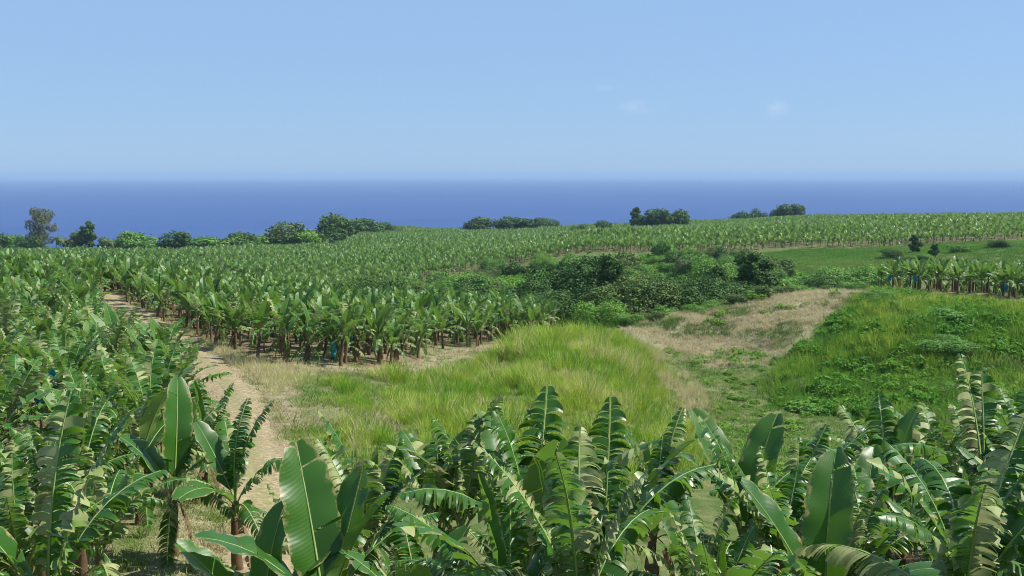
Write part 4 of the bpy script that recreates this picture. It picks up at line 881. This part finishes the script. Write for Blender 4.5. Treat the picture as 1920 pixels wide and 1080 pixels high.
# ravine
for a in [
    (1112, 133, 11.2, 10.5, 'clump', 'fol', 'largest dark tree filling the ravine behind the grassy mound'), (1060, 128, 8.2, 8, 'clump', 'fol', 'dark tree on the left shoulder of the largest ravine tree'),
    (1152, 128, 8.8, 6.5, 'tall', 'fol', 'dark tree on the right shoulder of the largest ravine tree'), (1020, 134, 7.0, 8, 'clump', 'fol', 'dark leafy tree behind the corner of the middle banana field'),
    (985, 140, 6.5, 7.5, 'clump', 'fol_light', 'green bush-like tree at the left end of the ravine'), (1130, 112, 4.4, 5.0, 'bush', 'fol_light', 'light green bush at the foot of the largest ravine tree'),
    (1215, 122, 7.0, 8.4, 'clump', 'fol_olive', 'greyish thinly leaved tree in the middle of the ravine'), (1180, 118, 4.0, 4.5, 'bush', 'fol_olive', 'low grey bush left of the greyish ravine tree'),
    (1285, 130, 8.4, 8.8, 'clump', 'fol', 'dark tree right of the greyish ravine tree'), (1325, 135, 8.6, 8.0, 'clump', 'fol', 'dark tree at the centre right of the ravine'), (1345, 150, 7.5, 7, 'tall', 'fol', 'slender dark tree behind the centre right ravine trees'),
    (1362, 130, 5.5, 6, 'bush', 'fol_light', 'pale green bush between two dark ravine trees'), (1412, 142, 8.8, 8.5, 'tall', 'fol', 'pointed dark tree beneath the green pasture'), (1440, 138, 6.2, 8, 'clump', 'fol', 'dark rounded tree right of the pointed one'),
    (1475, 146, 6.4, 8, 'clump', 'fol_light', 'leafy green tree in the ravine below the pasture'), (1510, 150, 6.8, 8, 'clump', 'fol', 'dark tree in the ravine left of the narrowing'), (1548, 160, 6.2, 9, 'bush', 'fol_light', 'bright bushy tree near the end of the dry slope'),
    (1590, 168, 6.6, 9, 'bush', 'fol_light', 'bushy tree where the ravine meets the ridge field'), (1555, 190, 9.2, 6.2, 'tall', 'fol', 'upright dark tree on the pasture edge'), (1487, 195, 8.0, 4.2, 'tall', 'fol', 'thin dark tree standing in the pasture'),
    (1640, 190, 6.4, 7, 'clump', 'fol_light', 'leafy bush left of the ridge banana field'), (1716, 235, 8.5, 5.5, 'tall', 'fol', 'slim dark tree at the front of the far banana field'), (1675, 225, 5, 6.2, 'clump', 'fol', 'small dark tree left of the slim one on the pasture'),
    (1700, 215, 4.5, 6, 'bush', 'fol', 'round dark bush beneath the slim pasture tree'), (1755, 220, 6, 4, 'tall', 'fol', 'narrow dark tree right of the slim pasture tree'), (1800, 225, 5, 6, 'clump', 'fol_light', 'small bushy tree on the pasture above the ridge field'),
    (1877, 228, 5.6, 6, 'clump', 'fol', 'dark bush on the pasture near the right picture edge'), (1735, 218, 4, 6, 'bush', 'fol_light', 'light bush between two pasture trees'),
    (690, 165, 7, 8, 'clump', 'fol', 'dark tree rising behind the middle banana field'), (715, 172, 6, 7, 'bush', 'fol', 'dark bush right of the tree behind the middle banana field'), (870, 150, 6.0, 8, 'bush', 'fol_olive', 'olive bush beyond the right part of the middle field'), (940, 145, 6.2, 8, 'clump', 'fol', 'dark tree beyond the right corner of the middle field'),
    (1040, 124, 6.6, 7, 'bush', 'fol', 'dark bush in the gap left of the largest ravine tree'), (1088, 122, 7.4, 8, 'clump', 'fol', 'shaded tree in front of the largest ravine tree'), (1140, 121, 6.4, 7, 'clump', 'fol', 'shaded tree beside the light green ravine bush'),
    (1250, 124, 7.4, 7, 'clump', 'fol', 'dark tree close behind the greyish ravine tree'), (1305, 122, 6.4, 7.5, 'bush', 'fol', 'dark bush in front of the centre right ravine trees'), (1385, 133, 6.4, 7.5, 'clump', 'fol', 'dark tree left of the pointed one'), (1460, 136, 5.6, 7, 'bush', 'fol', 'dark bush at the foot of the leafy green ravine tree'),
    (1530, 146, 5.6, 8, 'bush', 'fol', 'dark bush left of the bright bushy tree by the dry slope'), (1335, 165, 8.6, 8, 'round', 'fol_light', 'tall leafy green tree behind the ravine belt'), (1190, 150, 8.0, 9, 'clump', 'fol_light', 'green tree behind the greyish ravine tree'),
    (350, 150, 5.0, 8, 'bush', 'fol_olive', 'olive bush just beyond the left field'), (210, 146, 5.6, 7, 'bush', 'fol', 'dark bush just beyond the left field rows'),
]: tree(a[0], a[1], a[2]*(.52 if a[1] > 184 else 1.26), a[3]*(.75 if a[1] > 184 else 1.36), a[4], 'fol_dark' if a[5] == 'fol' else a[5], a[6], G2, name='ravine_tree', var=(a[0]//23) % 4, n=16000, leaf=.0155)
# bushes on the hillside: countless look-alikes, each its own object
rs = np.random.RandomState(33); x, y, _ = zone_points('thicket', .046, 34)
for i in range(len(x)):
    if fbm(x[i]/14, y[i]/14, 150) < -.2: continue
    w = rs.uniform(3.4, 7.5); mat = rs.choice(['fol_light', 'fol_light', 'fol_light', 'fol_light', 'fol_olive', 'fol'])
    tree(960+F_PX*x[i]/y[i], y[i], w*rs.uniform(.6, .95), w, 'bush', mat, 'leafy green bush on the overgrown hillside below the far banana field', 'bushes on the hillside', name='hillside_bush', var=int(rs.randint(0, 4)), n=3800, leaf=.036, cat='bush', rz=rs.uniform(.1, 6))
rs = np.random.RandomState(35); x, y, _ = zone_points('slope', .016, 36)
for i in range(len(x)):
    w = rs.uniform(1.6, 4.8)
    tree(960+F_PX*x[i]/y[i], y[i], w*rs.uniform(.32, .5), w, 'bush', rs.choice(['fol_light', 'fol_light', 'fol', 'fol_light']), 'low leafy bush on the green slope below the ridge field', 'bushes on the green slope', name='slope_bush', var=int(rs.randint(0, 4)), n=3800, leaf=.036, cat='bush', rz=rs.uniform(.1, 6))
rs = np.random.RandomState(38)
for i in range(16):        # low bushes along the top of the dry slope
    f = i/15; x_, y_ = 11.5+26*f+rs.normal(0, .5), 99.5+5.5*f+rs.normal(0, .7); w = rs.uniform(1.6, 3.2)
    tree(960+F_PX*x_/y_, y_, w*.55, w, 'bush', rs.choice(['fol_light', 'fol_olive', 'fol_light']), 'low green bush along the upper edge of the dry slope', 'bushes along the dry slope', name='verge_bush', var=int(rs.randint(0, 4)), n=3800, leaf=.036, cat='bush', rz=rs.uniform(.1, 6))
# coconut palms
def palm_parts():
    V, Fs = [], []; tube(V, Fs, (0, 0, -.3), (.3, 0, 6.0), .2, .13, 8); tm = mesh_of('trunk', V, Fs, [M['bark']]); fr = []
    for v in range(3):
        V, Fs, UV, rv, rf, _ = leaf_arrays(3.6, R(55-25*v), R(-30-20*v), 1.2, .75, .03, R(-5), 1.2, 900+v, pet=.08, nac=2); b = len(V)
        fr.append(mesh_of('frond', list(V)+list(rv), Fs+[tuple(b+i for i in f) for f in rf], [M['fol_olive']]))
    return tm, fr
PT, PF = palm_parts()
for px, d, s, lab in ((104, 436, 1.15, 'pale coconut palm between the feathery grey tree and the dark tree'), (200, 440, 1.0, 'coconut palm right of the tall dark coastal tree'), (132, 446, 1.0, 'dark drooping palm left against the tall dark coastal tree')):
    x, y = at(px, d); root = bpy.data.objects.new('coconut_palm', None); COL.objects.link(root); root.location = (x, y, z1(x, y)); root.scale = (s,)*3; tag(root, lab, 'palm', 'coconut palms on the coast'); link('trunk', PT, root)
    for i in range(15): link('frond', PF[i % 3], root, (.3, 0, 6.0), (0, 0, i*GA), 1)
bpy.context.view_layer.update()
